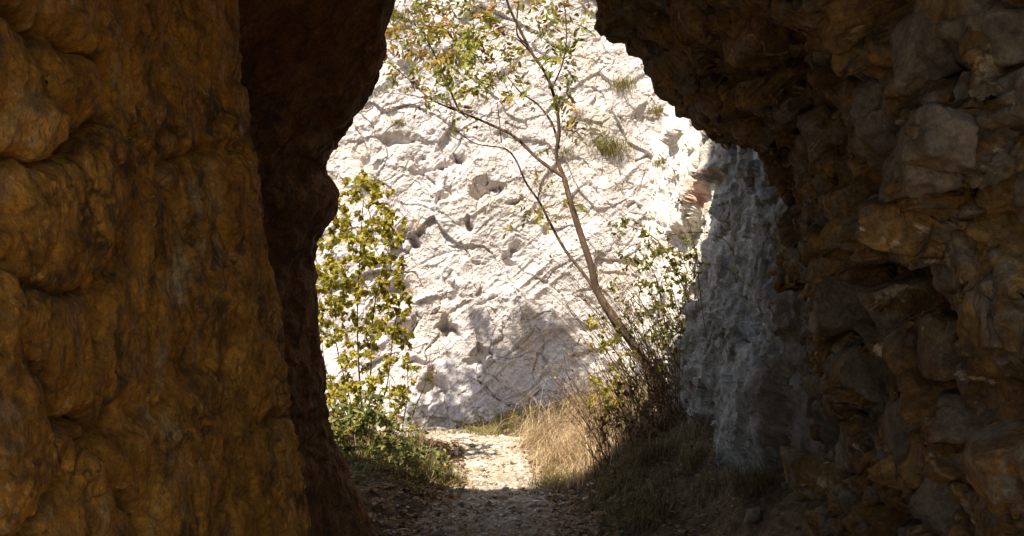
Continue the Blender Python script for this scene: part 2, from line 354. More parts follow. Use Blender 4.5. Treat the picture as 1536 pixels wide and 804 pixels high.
def bark(name, stops):
    m, nt, out = nodes(name); v = mapping(nt, (1, 1, 0.25))
    col = ramp(nt, tex(nt, v, 30, 7, 0.7, 0.5), stops)
    finish(nt, out, col, bump(nt, tex(nt, v, 80, 6, 0.7), 0.6, 0.006), 0.85, 0.2); return m
M_BARK = bark('grey brown bark', [(0.3, (0.045, 0.028, 0.018)), (0.55, (0.11, 0.075, 0.05)), (0.75, (0.24, 0.19, 0.14))])
M_TWIG = bark('dark twig', [(0.3, (0.05, 0.03, 0.02)), (0.6, (0.13, 0.085, 0.05)), (0.8, (0.22, 0.16, 0.1))])
M_PTWIG = bark('pale twig', [(0.3, (0.16, 0.11, 0.07)), (0.6, (0.32, 0.24, 0.15)), (0.8, (0.42, 0.34, 0.24))])

# ------------------------------------------------------------------ ground
def sm(a, b, x): return smooth(a, b, x)
def path_mid(y):   # the path bends away to the left at the foot of the cliff
    y = np.asarray(y, float); return -0.10 + 0.05 * sm(6, 8, y) - 0.10 * sm(8, 9.8, y) - 1.2 * sm(9.7, 12.2, y) ** 1.5
def path_half(y):
    y = np.asarray(y, float); return 3.2 * sm(0.9, -1.5, y) + 0.58 - 0.19 * sm(6, 8, y) - 0.03 * sm(8, 10, y) + 0.25 * sm(10, 12, y)  # unseen wide pale apron behind the camera, added to bounce sunlight inside
def gz(x, y):
    x = np.asarray(x, float); y = np.asarray(y, float); s = x.shape
    xf, yf = np.broadcast_arrays(x, y); p = np.stack([xf.ravel(), yf.ravel(), np.zeros(xf.size)], 1)
    n = fbm(p * 1.3, 3, 40).reshape(xf.shape); n2 = fbm(p * 6.0, 3, 44).reshape(xf.shape)
    d = xf - path_mid(yf); h = path_half(yf)
    out = sm(0, 0.35, np.abs(d) - h)
    z = 0.02 * n + 0.010 * n2 + out * (0.04 * n + 0.02 * n2)
    mound = sm(0.02, 1.0, d - h) * 0.54 * sm(5.6, 7.2, yf) * (1 - 0.7 * sm(10.2, 11.6, yf))
    rub = sm(0.25, 1.1, d - h) * 0.50 * (1 - sm(5.6, 7.0, yf)) * sm(1.0, 4.0, yf)
    left = sm(0.0, 0.9, -d - h) * (0.16 * sm(4, 6, yf) + 0.12 * sm(7.2, 8.4, yf)) * (1 - 0.8 * sm(9.5, 10.6, yf))
    return z + mound + rub + left
gx = np.concatenate([np.linspace(-14, -2.2, 20)[:-1], np.linspace(-2.2, 2.2, 300), np.linspace(2.2, 14, 20)[1:]])
gy = np.concatenate([np.linspace(-40, 1, 30)[:-1], np.linspace(1, 4.5, 40)[:-1], np.linspace(4.5, 13, 420), np.linspace(13, 30, 12)[1:]])
X, Y = np.meshgrid(gx, gy, indexing='xy')
Z = gz(X, Y)
o = obj('ground', mesh('ground', np.stack([X, Y, Z], -1).reshape(-1, 3), grid_faces(len(gy), len(gx))[:, ::-1]), M_SOIL)
tag(o, 'brown leaf littered earth floor of the cave and gully', 'ground', kind='structure')
py_ = np.concatenate([np.linspace(-14.0, 1, 40)[:-1], np.linspace(1, 12.6, 480)]); pt = np.linspace(-1, 1, 60)
PY, PT = np.meshgrid(py_, pt, indexing='ij')
rngp = np.random.default_rng(3)
edge = 1 + 0.12 * fbm(np.stack([PY.ravel() * 2.2, np.sign(PT).ravel() * 5, PY.ravel() * 0], 1), 3, 9).reshape(PY.shape)
PX = path_mid(PY) + PT * (path_half(PY) + 0.12) * edge
PZ = gz(PX, PY) + 0.006 - 0.03 * np.abs(PT) ** 10
PZ += 0.012 * fbm(np.stack([PX.ravel() * 14, PY.ravel() * 14, PX.ravel() * 0], 1), 3, 13).reshape(PX.shape) * (1 - np.abs(PT) ** 6)
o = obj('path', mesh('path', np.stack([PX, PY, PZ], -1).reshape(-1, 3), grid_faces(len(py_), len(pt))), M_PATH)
tag(o, 'stony footpath running out of the cave into the sun', 'path', kind='structure')

# ------------------------------------------------------------------ cave shell (a rib of rock pierced by the tunnel)
NS = 48
def resample(pl, n=NS):
    pl = np.asarray(pl, float); d = np.r_[0, np.cumsum(np.linalg.norm(np.diff(pl, axis=0), axis=1))]
    t = np.linspace(0, d[-1], n); return np.stack([np.interp(t, d, pl[:, k]) for k in range(3)], 1)
def at(y, xz): return [(x, y, z) for x, z in xz]
LIPL = [P(580, 860, 6.7), P(546, 790, 6.7), P(514, 720, 6.7), P(482, 640, 6.65), P(466, 560, 6.6), P(454, 470, 6.55), P(448, 380, 6.5), P(466, 335, 6.45), P(492, 288, 6.4), P(462, 236, 6.35), P(492, 195, 6.2), P(530, 155, 6.0), P(568, 80, 5.8), P(584, 0, 5.6), P(592, -90, 5.4), (-0.2, 5.3, 3.4), (0, 5.2, 3.45)]
LIPR = [P(1300, 860, 5.3), P(1262, 760, 5.3), P(1240, 650, 5.3), P(1215, 560, 5.25), P(1199, 480, 5.2), P(1192, 325, 5.2), P(1128, 234, 5.2), P(1052, 176, 5.2), P(1018, 164, 5.2), P(986, 142, 5.2), P(966, 108, 5.2), P(938, 82, 5.2), P(890, 52, 5.2), P(880, 0, 5.2), P(868, -80, 5.2), (0.15, 5.2, 3.4), (0, 5.2, 3.45)]
rows = []
rows.append((at(0.75, [(-1.35, -.4), (-1.4, .3), (-1.45, 1), (-1.45, 1.9), (-1.25, 2.7), (-.7, 3.3), (0, 3.5)]), at(0.75, [(1.35, -.4), (1.4, .3), (1.45, 1), (1.45, 1.9), (1.25, 2.7), (.7, 3.3), (0, 3.5)]), 16))
rows.append((at(1.5, [(-1.2, -.4), (-1.28, .3), (-1.3, 1), (-1.3, 1.8), (-1.2, 2.5), (-.7, 3.1), (0, 3.3)]), at(1.5, [(1.2, -.4), (1.28, .3), (1.35, 1), (1.35, 1.8), (1.2, 2.5), (.7, 3.1), (0, 3.3)]), 60))
rows.append((at(2.4, [(-1.0, -.4), (-1.07, .3), (-1.11, 1.0), (-1.12, 1.7), (-1.1, 2.3), (-.7, 2.95), (0, 3.2)]), at(2.4, [(1.0, -.4), (1.1, .3), (1.17, .9), (1.19, 1.3), (1.19, 1.7), (1.1, 2.1), (.93, 2.5), (.6, 2.9), (0, 3.2)]), 170))
rows.append((at(3.5, [(-.86, -.4), (-.97, .3), (-1.05, 1.0), (-1.13, 1.75), (-1.17, 2.4), (-.75, 3.1), (0, 3.25)]), at(3.5, [(1.15, -.4), (1.28, .35), (1.32, .95), (1.32, 1.35), (1.27, 1.75), (1.12, 2.2), (.9, 2.6), (.5, 3.0), (0, 3.25)]), 160))
rows.append(([P(465, 940, 4.4), P(450, 800, 4.4), P(436, 680, 4.4), P(420, 560, 4.4), P(400, 420, 4.4), P(372, 300, 4.4), P(348, 160, 4.4), P(330, 0, 4.4), (-1.15, 4.4, 2.75), (-.7, 4.4, 3.2), (0, 4.4, 3.3)], at(4.4, [(1.15, -.4), (1.32, .3), (1.38, .9), (1.38, 1.3), (1.32, 1.75), (1.1, 2.3), (.78, 2.62), (.45, 3.0), (0, 3.3)]), 70))
rows.append((at(4.62, [(-1.12, -.4), (-1.3, .3), (-1.42, 1.0), (-1.5, 1.7), (-1.5, 2.3), (-1.3, 2.75), (-.75, 3.15), (-.35, 3.3), (0, 3.34)]), at(4.62, [(1.17, -.4), (1.34, .3), (1.39, .9), (1.39, 1.3), (1.32, 1.72), (1.1, 2.28), (.79, 2.6), (.44, 3.0), (0, 3.34)]), 60))
rows.append((at(4.95, [(-1.2, -.4), (-1.4, .3), (-1.5, 1.0), (-1.55, 1.7), (-1.5, 2.2), (-1.25, 2.65), (-.75, 3.1), (-.35, 3.35), (0, 3.4)]), [p + np.array((0.05, -0.3, 0.03)) for p in map(np.array, LIPR)], 120))
rows.append((LIPL, LIPR, 90))
def outset(pl, k, dy, up):
    pl = np.asarray(pl, float).copy(); c = np.array((0.0, 0, 1.2)); d = pl - c; d[:, 1] = 0; d /= np.linalg.norm(d, axis=1, keepdims=True)
    w = smooth(1.6, 3.0, pl[:, 2]); q = pl + d * k; q[:, 1] += dy * (1 - w) + up * w; return q
rows.append((outset(LIPL, 0.35, 0.10, -0.15), outset(LIPR, 0.3, 0.12, -0.02), 30))
rows.append((outset(LIPL, 1.1, 0.0, -0.5), outset(LIPR, 0.9, 0.15, -0.1), 22))
rows.append(([(-8, 7.2, -.6), (-6.5, 6.4, 2.2), (-3.5, 5.6, 4.6), (-1.9, 4.7, 5.0), (-1.1, 4.9, 5.3), (-0.6, 5.1, 6.9), (0, 5.2, 8.1)], [(8, 5.6, -.6), (7, 5.6, 4), (4.8, 5.3, 7.8), (2.2, 5.2, 8.6), (1.0, 5.2, 8.5), (0, 5.2, 8.2)], 20))  # unseen crest, shaped to set where its shadow edge falls outside
rows.append(([(-8, 0.5, -.6), (-6.5, 0.5, 2.2), (-3.5, 1.5, 4.2), (-1.8, 1.7, 4.3), (0, 1.7, 4.4)], [(8, 0.5, -.6), (7, 0.5, 4), (4.5, 1.0, 6.0), (2.2, 1.0, 5.6), (1.0, 1.8, 5.0), (0.4, 1.7, 4.6), (0, 1.7, 4.4)], 20))
rows.append(([(-8, -.6, -.6), (-6, -.4, 1.6), (-3, 0.5, 3.5), (-1.5, 0.8, 3.8), (0, 0.9, 4.0)], [(8, -.6, -.6), (6, -.4, 1.6), (3, 0.5, 3.5), (1.5, 0.8, 3.8), (0, .9, 4.0)], 18))
net = np.stack([np.concatenate([resample(l), resample(r)[::-1][1:]]) for l, r, _ in rows])      # rows x (2 NS - 1) x 3
nr = len(rows)
# columns: refine, denser where the camera looks
def colmap(n):
    t = np.linspace(0, 1, 400); w = 0.25 + smooth(0.10, 0.16, t) * (1 - smooth(0.62, 0.8, t)) * 1.0
    c = np.r_[0, np.cumsum((w[1:] + w[:-1]) / 2)]; c /= c[-1]; return np.interp(np.linspace(0, 1, n), c, t)
NC = 330
cl = colmap(NC) * (NS - 1); cr = (2 * NS - 2) - cl[::-1]; cc = np.concatenate([cl, cr[1:]])
ci = np.minimum(cc.astype(int), 2 * NS - 3); cf = (cc - ci)[None, :, None]
net = net[:, ci] * (1 - cf) + net[:, ci + 1] * cf
out = []
for i in range(nr):
    p0, p1, p2, p3 = net[(i - 1) % nr], net[i], net[(i + 1) % nr], net[(i + 2) % nr]
    d01, d12, d23 = [np.linalg.norm(b - a, axis=1, keepdims=True) + 1e-3 for a, b in ((p0, p1), (p1, p2), (p2, p3))]
    m1 = ((p1 - p0) / d01 * d12 + (p2 - p1) / d12 * d01) / (d01 + d12) * d12
    m2 = ((p2 - p1) / d12 * d23 + (p3 - p2) / d23 * d12) / (d12 + d23) * d12
    for f in np.arange(rows[i][2]) / rows[i][2]:
        out.append((2 * f**3 - 3 * f**2 + 1) * p1 + (f**3 - 2 * f**2 + f) * m1 + (-2 * f**3 + 3 * f**2) * p2 + (f**3 - f**2) * m2)
G = np.stack(out)
# soften the base a little across columns, then displace
for _ in range(6): G[:, 1:-1] = 0.5 * G[:, 1:-1] + 0.25 * (G[:, 2:] + G[:, :-2])
NRM = grid_normals(G, True)
test = G[200, 60]; 
if NRM[200, 60, 0] < 0: NRM = -NRM          # left wall normals point into the tunnel (+x)
NRW, NCW = G.shape[:2]
p = G.reshape(-1, 3).astype(np.float32); isleft = np.repeat((np.arange(NCW) <= NC - 1)[None], NRW, 0).ravel()
side = smooth(-0.25, 0.25, p[:, 0])          # 0 left, 1 right
D = np.zeros(len(p), np.float32)
# left wall: big worn lobes with deep seams, rippled down the wall
L = side < 0.999; q = p[L]
qw = warp(q, 0.30, 1.3, 3) * np.array((1.1, 0.75, 0.75), np.float32)
f1, f2, h, off = voronoi(qw * 1.25, 21)
lp, le, _ = facets(warp(q, 0.25, 1.4, 4) * np.array((1.2, .8, 0.45), np.float32), 23, 0.8)
dl = 0.015 * (0.55 - f1 * f1) - 0.012 * np.exp(-((f2 - f1) / 0.02) ** 2) + 0.040 * lp - 0.014 * np.exp(-(le / 0.02) ** 2)
g1, g2, gh, go = voronoi(warp(q, 0.16, 2.4, 8) * np.array((2.6, 1.7, 1.7), np.float32), 22); keep = smooth(0.35, 0.7, _f(gh * np.uint32(9176)))
dl += keep * (0.004 * (0.5 - g1 * g1) - 0.018 * np.exp(-((g2 - g1) / 0.04) ** 2))
dl += 0.035 * fbm(q * np.array((1.7, 1.4, 1.0), np.float32), 3, 30) + 0.020 * ridge(warp(q, 0.16, 2.5, 2) * np.array((4, 2.6, 1.8), np.float32), 4, 31)
# seams read off the photograph, on the plane of the left wall
def on_left(px, py): return xp(px, py, -1.08)[1:]
SEAMS = [([(0, 246), (60, 236), (118, 206), (165, 190), (186, 160), (190, 120), (165, 82), (122, 46)], 0.07), ([(20, 0), (70, 44), (84, 56), (105, 30), (112, 0)], 0.06),
         ([(84, 80), (104, 168), (124, 204)], 0.05), ([(0, 352), (30, 330), (44, 318)], 0.06), ([(165, 410), (172, 440), (158, 520)], 0.05), ([(0, 360), (62, 402), (150, 440)], 0.04),
         ([(60, 540), (90, 590), (148, 640), (178, 690), (196, 780)], 0.07), ([(130, 600), (168, 616), (190, 585)], 0.05), ([(104, 690), (74, 765), (60, 804)], 0.06), ([(0, 725), (20, 780), (36, 804)], 0.06),
         ([(262, 215), (262, 262), (300, 240), (345, 228)], 0.04), ([(262, 262), (272, 330), (300, 420)], 0.03), ([(318, 640), (352, 610), (400, 580)], 0.045), ([(360, 612), (352, 690), (372, 790)], 0.05), ([(215, 560), (226, 640), (212, 760)], 0.03)]
inner = (q[:, 1] > 1.6) & (q[:, 1] < 4.5)
qi = warp(q[inner], 0.05, 5, 50)[:, 1:]
di = np.zeros(inner.sum())
for pl, a in SEAMS:
    d = seg_dist(qi, np.array([on_left(*c) for c in pl]))
    di -= 1.3 * a * np.exp(-(d / 0.016) ** 2) + a * 0.4 * np.exp(-(d / 0.07) ** 2)
dl[inner] += di.astype(np.float32)
D[L] += (1 - side[L]) * dl
# right wall: broken, faceted blocks
Rr = side > 0.001; q = p[Rr]; lw = 0.35 + 0.65 * smooth(5.0, 4.2, q[:, 1])
qa = warp(q, 0.10, 2.2, 61)
a1, e1, _ = facets(qa * np.array((2.0, 1.15, 2.0), np.float32), 62, 0.9)
a2, e2, _ = facets(warp(q, 0.06, 4, 63) * np.array((4.6, 2.5, 4.6), np.float32) + 3, 64, 0.85)
drr = lw * 0.24 * a1 - 0.05 * np.exp(-(e1 / 0.04) ** 2) + lw * 0.10 * a2 - 0.025 * np.exp(-(e2 / 0.06) ** 2)
drr += 0.035 * fbm(q * np.array((3, 2, 3), np.float32), 4, 67)
D[Rr] += side[Rr] * drr
# keep the rear entrance and the mouth lips near their measured outline
lipw = np.ones(len(p), np.float32)
D *= lipw
G2 = (p + NRM.reshape(-1, 3) * D[:, None]).reshape(NRW, NCW, 3)
for it_ in range(3):
    G0 = G2
    G2 = 0.4 * G2 + 0.15 * (np.roll(G2, 1, 0) + np.roll(G2, -1, 0)) + 0.15 * (np.concatenate([G2[:, :1], G2[:, :-1]], 1) + np.concatenate([G2[:, 1:], G2[:, -1:]], 1))
    if it_ > 0: G2 = np.where((smooth(-0.25, 0.25, G0[..., :1]) > .5), 0.75 * G0 + 0.25 * G2, G2)
n2 = grid_normals(G2, True); n2 *= np.sign((n2 * NRM).sum(-1, keepdims=True))
q = G2.reshape(-1, 3).astype(np.float32); sd2 = smooth(-0.25, 0.25, q[:, 0])
b3, c3, _ = facets(warp(q, 0.05, 5, 36) * np.array((6, 5, 4), np.float32), 37, 0.7)
fl = 0.010 * fbm(q * np.array((8, 7, 7), np.float32), 4, 33) + 0.010 * ridge(warp(q, .06, 6, 38) * np.array((13, 11, 8), np.float32), 4, 34) + 0.007 * b3 - 0.008 * np.exp(-(c3 / 0.03) ** 2) * smooth(0, .4, vnoise(q * 2.5, 39))
a3, e3, _ = facets(warp(q, 0.03, 7, 65) * np.array((9, 7, 9), np.float32) + 9, 66, 0.75)
fr = 0.050 * a3 - 0.012 * np.exp(-(e3 / 0.07) ** 2) + 0.012 * fbm(q * 13, 3, 35) + 0.006 * ridge(q * 30, 2, 68)
G2 = (q + n2.reshape(-1, 3) * ((fl + 0.009 * a3) * (1 - sd2) + fr * sd2)[:, None]).reshape(NRW, NCW, 3)
gl = G2[:, :NC]; gr = G2[:, NC - 1:]
fc = grid_faces(NRW, NC, True)
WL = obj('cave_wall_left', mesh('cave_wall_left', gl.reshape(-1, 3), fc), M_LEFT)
tag(WL, 'smooth bulging ochre brown rock wall left of the opening', 'cave wall', kind='structure')
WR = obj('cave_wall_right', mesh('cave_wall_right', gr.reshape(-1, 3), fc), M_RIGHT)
tag(WR, 'dark broken blocky rock wall and overhang right of the opening', 'cave wall', kind='structure')

# ------------------------------------------------------------------ grey outcrop on the right, outside the mouth
plan = catmull(np.array([(2.9, 4.7), (1.75, 5.3), (1.52, 5.9), (1.46, 6.7), (1.47, 7.6), (1.45, 8.4), (1.42, 9.4), (1.38, 10.4), (1.40, 11.6), (1.6, 13.4)]), 420)
zz = np.concatenate([np.linspace(-0.5, 3.6, 360), np.linspace(3.6, 9, 40)[1:]])
B = np.zeros((len(zz), len(plan), 3)); 
for k in (0, 1): B[:, :, k] = plan[None, :, k]
B[:, :, 2] = zz[:, None]
B[:, :, 0] += 0.17 * np.clip(zz - 1.6, -0.7, 9)[:, None] - 0.03 * smooth(0.9, 0.1, zz)[:, None] * smooth(7.6, 6.4, plan[:, 1])[None] 
nB = grid_normals(B); nB *= np.sign(-nB[150, 200, 0])
q = B.reshape(-1, 3).astype(np.float32)
a1, e1, _ = facets(warp(q, 0.2, 1.5, 71) * np.array((1.6, .8, 1.0), np.float32), 72, 0.8)
a2, e2, _ = facets(warp(q, 0.1, 3, 73) * np.array((4.2, 1.7, 2.8), np.float32), 74, 0.75)
d = 0.17 * a1 + 0.05 * a2 + 0.05 * ridge(warp(q, .2, 2.0, 75) * np.array((3.4, 2.2, 1.0), np.float32), 5, 76) + 0.010 * fbm(q * np.array((10, 6, 9), np.float32), 4, 77)
BP = (q + nB.reshape(-1, 3) * d[:, None]).reshape(B.shape)
for _ in range(5): BP[1:-1, 1:-1] = 0.4 * BP[1:-1, 1:-1] + 0.15 * (BP[2:, 1:-1] + BP[:-2, 1:-1] + BP[1:-1, 2:] + BP[1:-1, :-2])
nb2 = grid_normals(BP); nb2 *= np.sign((nb2 * nB).sum(-1, keepdims=True)); q = BP.reshape(-1, 3).astype(np.float32)
a3, e3, _ = facets(warp(q, 0.06, 6, 78) * np.array((8, 6, 5), np.float32), 79, 0.8); a4, e4, _ = facets(warp(q, 0.03, 9, 80) * np.array((18, 14, 12), np.float32), 81, 0.8)
BP = (q + nb2.reshape(-1, 3) * (0.040 * a3 + 0.010 * a4 + 0.014 * ridge(warp(q, .05, 6, 82) * np.array((12, 10, 5), np.float32), 4, 83))[:, None]).reshape(B.shape)
def hit(grid, px, py, rad=9):
    """the nearest point of a built surface that shows at (px, py)"""
    v = grid.reshape(-1, 3); a, b, f = proj(v); ok = (np.abs(a - px) < rad) & (np.abs(b - py) < rad) & (f > 0.8)
    if not ok.any() and rad < 60: return hit(grid, px, py, rad * 1.7)
    if not ok.any(): return None
    k = np.where(ok)[0]; return v[k[np.argmin(f[k])]].astype(float)
PAINT = [(_v3(hit(BP, *c)), r) for c, r in (((1030, 280), (0.14, 0.28, 0.075)), ((1036, 300), (0.14, 0.28, 0.07)), ((1050, 262), (0.12, 0.28, 0.02)), ((1052, 300), (0.12, 0.2, 0.02)))]
M_PILLAR = pillar_mat()
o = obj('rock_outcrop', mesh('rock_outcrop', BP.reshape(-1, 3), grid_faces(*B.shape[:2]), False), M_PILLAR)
tag(o, 'pale grey limestone outcrop with faded red paint mark beside the mouth', 'rock outcrop', kind='structure')

# ------------------------------------------------------------------ far limestone cliff
xs = np.concatenate([np.linspace(-9, -3, 40)[:-1], np.linspace(-3, 2.2, 520), np.linspace(2.2, 6, 30)[1:]])
zs = np.concatenate([np.linspace(-0.5, 5.6, 560), np.linspace(5.6, 13, 50)[1:]])
CXg, CZg = np.meshgrid(xs, zs, indexing='xy')
CYg = 12.0 + 0.10 * np.clip(CZg, 0, 20) + 0.16 * np.clip(-CXg - 1.8, 0, 9) ** 1.3 + 0.25 * smooth(2.2, 4.5, CZg) * smooth(0.3, 1.6, CXg) 
C = np.stack([CXg, CYg, CZg], -1)
q = C.reshape(-1, 3).astype(np.float32)
rot = np.array([[math.cos(0.5), 0, math.sin(0.5)], [0, 1, 0], [-math.sin(0.5), 0, math.cos(0.5)]], np.float32)
qr = q @ rot
a1, e1, _ = facets(warp(qr, 0.35, 0.9, 81) * np.array((0.8, 0.8, 1.5), np.float32), 82, 0.85)
a2, e2, _ = facets(warp(qr, 0.18, 2.0, 83) * np.array((2.0, 2.0, 3.6), np.float32), 84, 0.8)
a3, e3, _ = facets(warp(q, 0.07, 5, 85) * 7.0, 86, 0.7)
cm = smooth(0.1, 0.6, fbm(q * 1.6, 2, 96) + 0.3)
rs = q @ np.array([[math.cos(-.75), 0, math.sin(-.75)], [0, 1, 0], [-math.sin(-.75), 0, math.cos(-.75)]], np.float32)
d = 0.075 * a1 + 0.035 * a2 - 0.02 * cm * np.exp(-(e2 / 0.025) ** 2) + 0.015 * a3 + 0.06 * ridge(warp(rs, .12, 1.2, 98) * np.array((0.7, 1.5, 2.2), np.float32), 4, 99)
for k_, (sx_, sz_) in enumerate(((0.55, 2.4), (1.1, 5.0), (2.2, 0.9))):
    ln_ = vnoise(warp(rs, .06, 3, 110 + k_) * np.array((sx_, 1, sz_), np.float32), 120 + k_); d -= (0.022, 0.014, 0.016)[k_] * np.exp(-(ln_ / (0.03, 0.04, 0.03)[k_]) ** 2) * smooth(-0.1, 0.4, vnoise(q * 1.7, 130 + k_))
d += 0.06 * fbm(q * 1.1, 3, 87) + 0.014 * ridge(warp(qr, .1, 4, 88) * np.array((2.4, 2.4, 5), np.float32), 5, 89) + 0.007 * fbm(q * 13, 4, 90) + 0.006 * ridge(q * 30, 2, 91)
a4, e4, _ = facets(warp(qr, 0.03, 9, 92) * np.array((14, 14, 20), np.float32), 93, 0.8); d += 0.008 * a4
pxx, pyy, _ = proj(q)
POCKETS = [(727, 290, 22, 13, .2), (683, 243, 15, 13, .22), (706, 333, 6, 11, .12), (668, 490, 13, 18, .2), (597, 213, 34, 8, .12), (640, 253, 26, 7, .1), (612, 358, 14, 10, .14), (588, 430, 16, 12, .16), (602, 500, 16, 22, .22),
           (715, 540, 12, 16, .14), (765, 378, 18, 7, .1), (545, 225, 8, 24, .14), (650, 590, 14, 20, .16), (682, 425, 6, 22, .1), (668, 285, 8, 16, .1), (770, 305, 8, 6, .1), (630, 545, 20, 8, .14), (575, 250, 12, 6, .08)]
qq = warp(q, 0.10, 5, 95); qq = qq + 0.05 * np.stack([a2, a2 * 0, a3], 1); pn = 0.75 + 0.6 * vnoise(q * 6, 97)
for (cx, cy, rx, ry, a) in POCKETS:
    c = P(cx, cy, 12.0 + 0.1 * max(0, P(cx, cy, 12)[2])); s = 12.2 / FPX
    r2 = ((qq[:, 0] - c[0]) / (rx * s)) ** 2 + ((qq[:, 2] - c[2]) / (ry * s)) ** 2
    d -= a * 1.15 * pn * np.exp(-r2 ** 2)
d += 0.45 * smooth(0.9, -0.3, q[:, 2]) * 0.5          # foot of the cliff comes forward
CP = q.copy(); CP[:, 1] -= d; CP[:, 2] += 0.25 * d
CP = CP.reshape(C.shape)
o = obj('limestone_cliff', mesh('limestone_cliff', CP.reshape(-1, 3), grid_faces(*C.shape[:2]), False), M_CLIFF)
tag(o, 'sunlit pale limestone cliff face beyond the path', 'cliff', kind='structure')

#--PLANTS--
# ------------------------------------------------------------------ loose and projecting blocks of the right wall
BLOCKS = [(1512, 290, 60, 46, 'M'), (1500, 165, 66, 52, 'M'), (1302, 182, 44, 62, 'M'), (1398, 205, 46, 50, 'B'), (1470, 60, 70, 50, 'B'), (1385, 60, 48, 60, 'B'), (1290, 90, 40, 36, 'R'), (1235, 470, 46, 36, 'B'),
          (1330, 460, 60, 44, 'R'), (1290, 560, 62, 40, 'B'), (1420, 380, 60, 50, 'R'), (1400, 520, 52, 46, 'R'), (1470, 470, 50, 54, 'B'), (1440, 620, 66, 54, 'B'), (1350, 650, 46, 70, 'B'), (1500, 700, 60, 56, 'R'), (1400, 760, 64, 50, 'B'),
          (1310, 345, 60, 40, 'R'), (1210, 190, 30, 40, 'R'), (1180, 110, 34, 44, 'R'), (1110, 60, 44, 44, 'R'), (1240, 300, 40, 40, 'R'), (1350, 270, 44, 30, 'B'), (1450, 300, 40, 30, 'B')]
for i, (px, py, rx, ry, mk) in enumerate(BLOCKS):
    c = hit(gr, px, py)
    if c is None: continue
    s = c[1] / FPX; rng = np.random.default_rng(300 + i)
    v, f = chip(300 + i, 4, (rx * s * 1.05, rx * s * 1.5, ry * s * 1.05), 6, 0.03, 50, True)
    a = rng.uniform(-0.35, 0.35, 3); v = v @ np.array(Matrix.Rotation(a[1], 3, 'Y') @ Matrix.Rotation(a[2], 3, 'Z'))
    d = (c - np.array((0, 0, CAMZ))); d /= np.linalg.norm(d)
    v = v + fbm(v * 14 + i, 3, 9)[:, None] * 0.012
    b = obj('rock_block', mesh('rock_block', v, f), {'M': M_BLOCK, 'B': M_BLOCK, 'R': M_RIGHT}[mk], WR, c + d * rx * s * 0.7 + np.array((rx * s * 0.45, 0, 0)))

def boulder(px, py, y, rx, ry, seed, label, mat, tilt=0.0):
    c = P(px, py, y); s = y / FPX
    v, f = chip(seed, 5, (rx * s, rx * s * 1.1, ry * s), 6, 0.04, 40, True); v = v + fbm(v * 10 + seed, 4, 9)[:, None] * 0.014
    v = v @ np.array(Matrix.Rotation(tilt, 3, 'Y'))
    o = obj('boulder', mesh('boulder', v, f), mat, None, c); tag(o, label, 'boulder', 'boulders fallen at the foot of the right wall'); return o
boulder(1272, 640, 5.0, 34, 66, 501, 'tall brown boulder leaning on the foot of the grey outcrop', M_BLOCK, 0.5)
boulder(1222, 716, 5.1, 44, 32, 502, 'flat topped ochre boulder lowest beside the grass tuft', M_RIGHT)
boulder(1318, 700, 4.6, 40, 76, 503, 'upright brown boulder right of the leaning one', M_RIGHT, 0.25)
boulder(1130, 770, 5.6, 14, 10, 504, 'small grey boulder on the earth below the grass tuft', M_BLOCK)

# ------------------------------------------------------------------ leaf, twig and blade builders
LEAF_V = np.array([(0, 0, 0), (.3, -.8, .12), (.3, .8, .12), (.68, -.72, .1), (.68, .72, .1), (1, 0, -.12), (.33, 0, 0), (.7, 0, -.02)], float)
LEAF_F = np.array([(0, 1, 6), (0, 6, 2), (1, 3, 7), (1, 7, 6), (2, 6, 7), (2, 7, 4), (3, 5, 7), (4, 7, 5)])
def frames(d, rng, flat=0.6):
    d = d / (np.linalg.norm(d, axis=1, keepdims=True) + 1e-9)
    up = np.array((0, 0, 1.0)) * flat + rng.standard_normal(d.shape) * (1 - flat)
    s = np.cross(up, d); s /= np.linalg.norm(s, axis=1, keepdims=True) + 1e-9; return d, s, np.cross(d, s)
def add_leaves(mb, pos, d, ln, wd, rng, flat=0.6):
    d, s, n = frames(d, rng, flat); k = len(pos)
    L = LEAF_V[None] * np.stack([ln, ln * wd, ln], -1)[:, None, :]
    v = pos[:, None] + L[..., :1] * d[:, None] + L[..., 1:2] * s[:, None] + L[..., 2:] * n[:, None]
    f = LEAF_F[None] + (np.arange(k) * len(LEAF_V))[:, None, None]
    mb.add(v.reshape(-1, 3), f.reshape(-1, 3))
def simple_leaf(name, wd):
    mb = MB(); rng = np.random.default_rng(1); add_leaves(mb, np.zeros((1, 3)), np.array([(1.0, 0, 0)]), np.array([1.0]), wd, rng, 1.0); return mb.build(name)
def pinnate(seed):
    """one compound leaf, unit metre scale"""
    rng = np.random.default_rng(seed); mb = MB(); n = rng.integers(3, 5); ln = rng.uniform(0.10, 0.15)
    t = np.linspace(0, 1, 7); rach = np.stack([t * ln, 0.015 * np.sin(t * 2 + seed), -0.25 * ln * t ** 2], 1)
    tube(mb, rach, 0.0011, 0.0006, 3); pos, dr, sz = [], [], []
    for k in range(n):
        u = 0.28 + 0.66 * k / n; b = np.array([np.interp(u, t, rach[:, j]) for j in range(3)])
        for sg in (-1, 1):
            if rng.random() < 0.12: continue
            pos.append(b); dr.append((0.55, sg * 0.85, -0.25 + 0.2 * rng.standard_normal())); sz.append(rng.uniform(0.036, 0.052))
    pos.append(rach[-1]); dr.append((1, 0, -0.35)); sz.append(0.05)
    add_leaves(mb, np.array(pos), np.array(dr, float), np.array(sz), 0.26, rng, 0.75); return mb.build('leaf')
def leaf_object(me, mat, parent, pos, d, size, rng, flat=0.6):
    dd, s, n = frames(np.array([d], float), rng, flat)
    o = obj('leaf', me, mat, parent); m = Matrix((dd[0], s[0], n[0])).transposed().to_4x4(); m.translation = Vector(pos)
    o.matrix_basis = m @ Matrix.Diagonal((size, size, size, 1)); return o
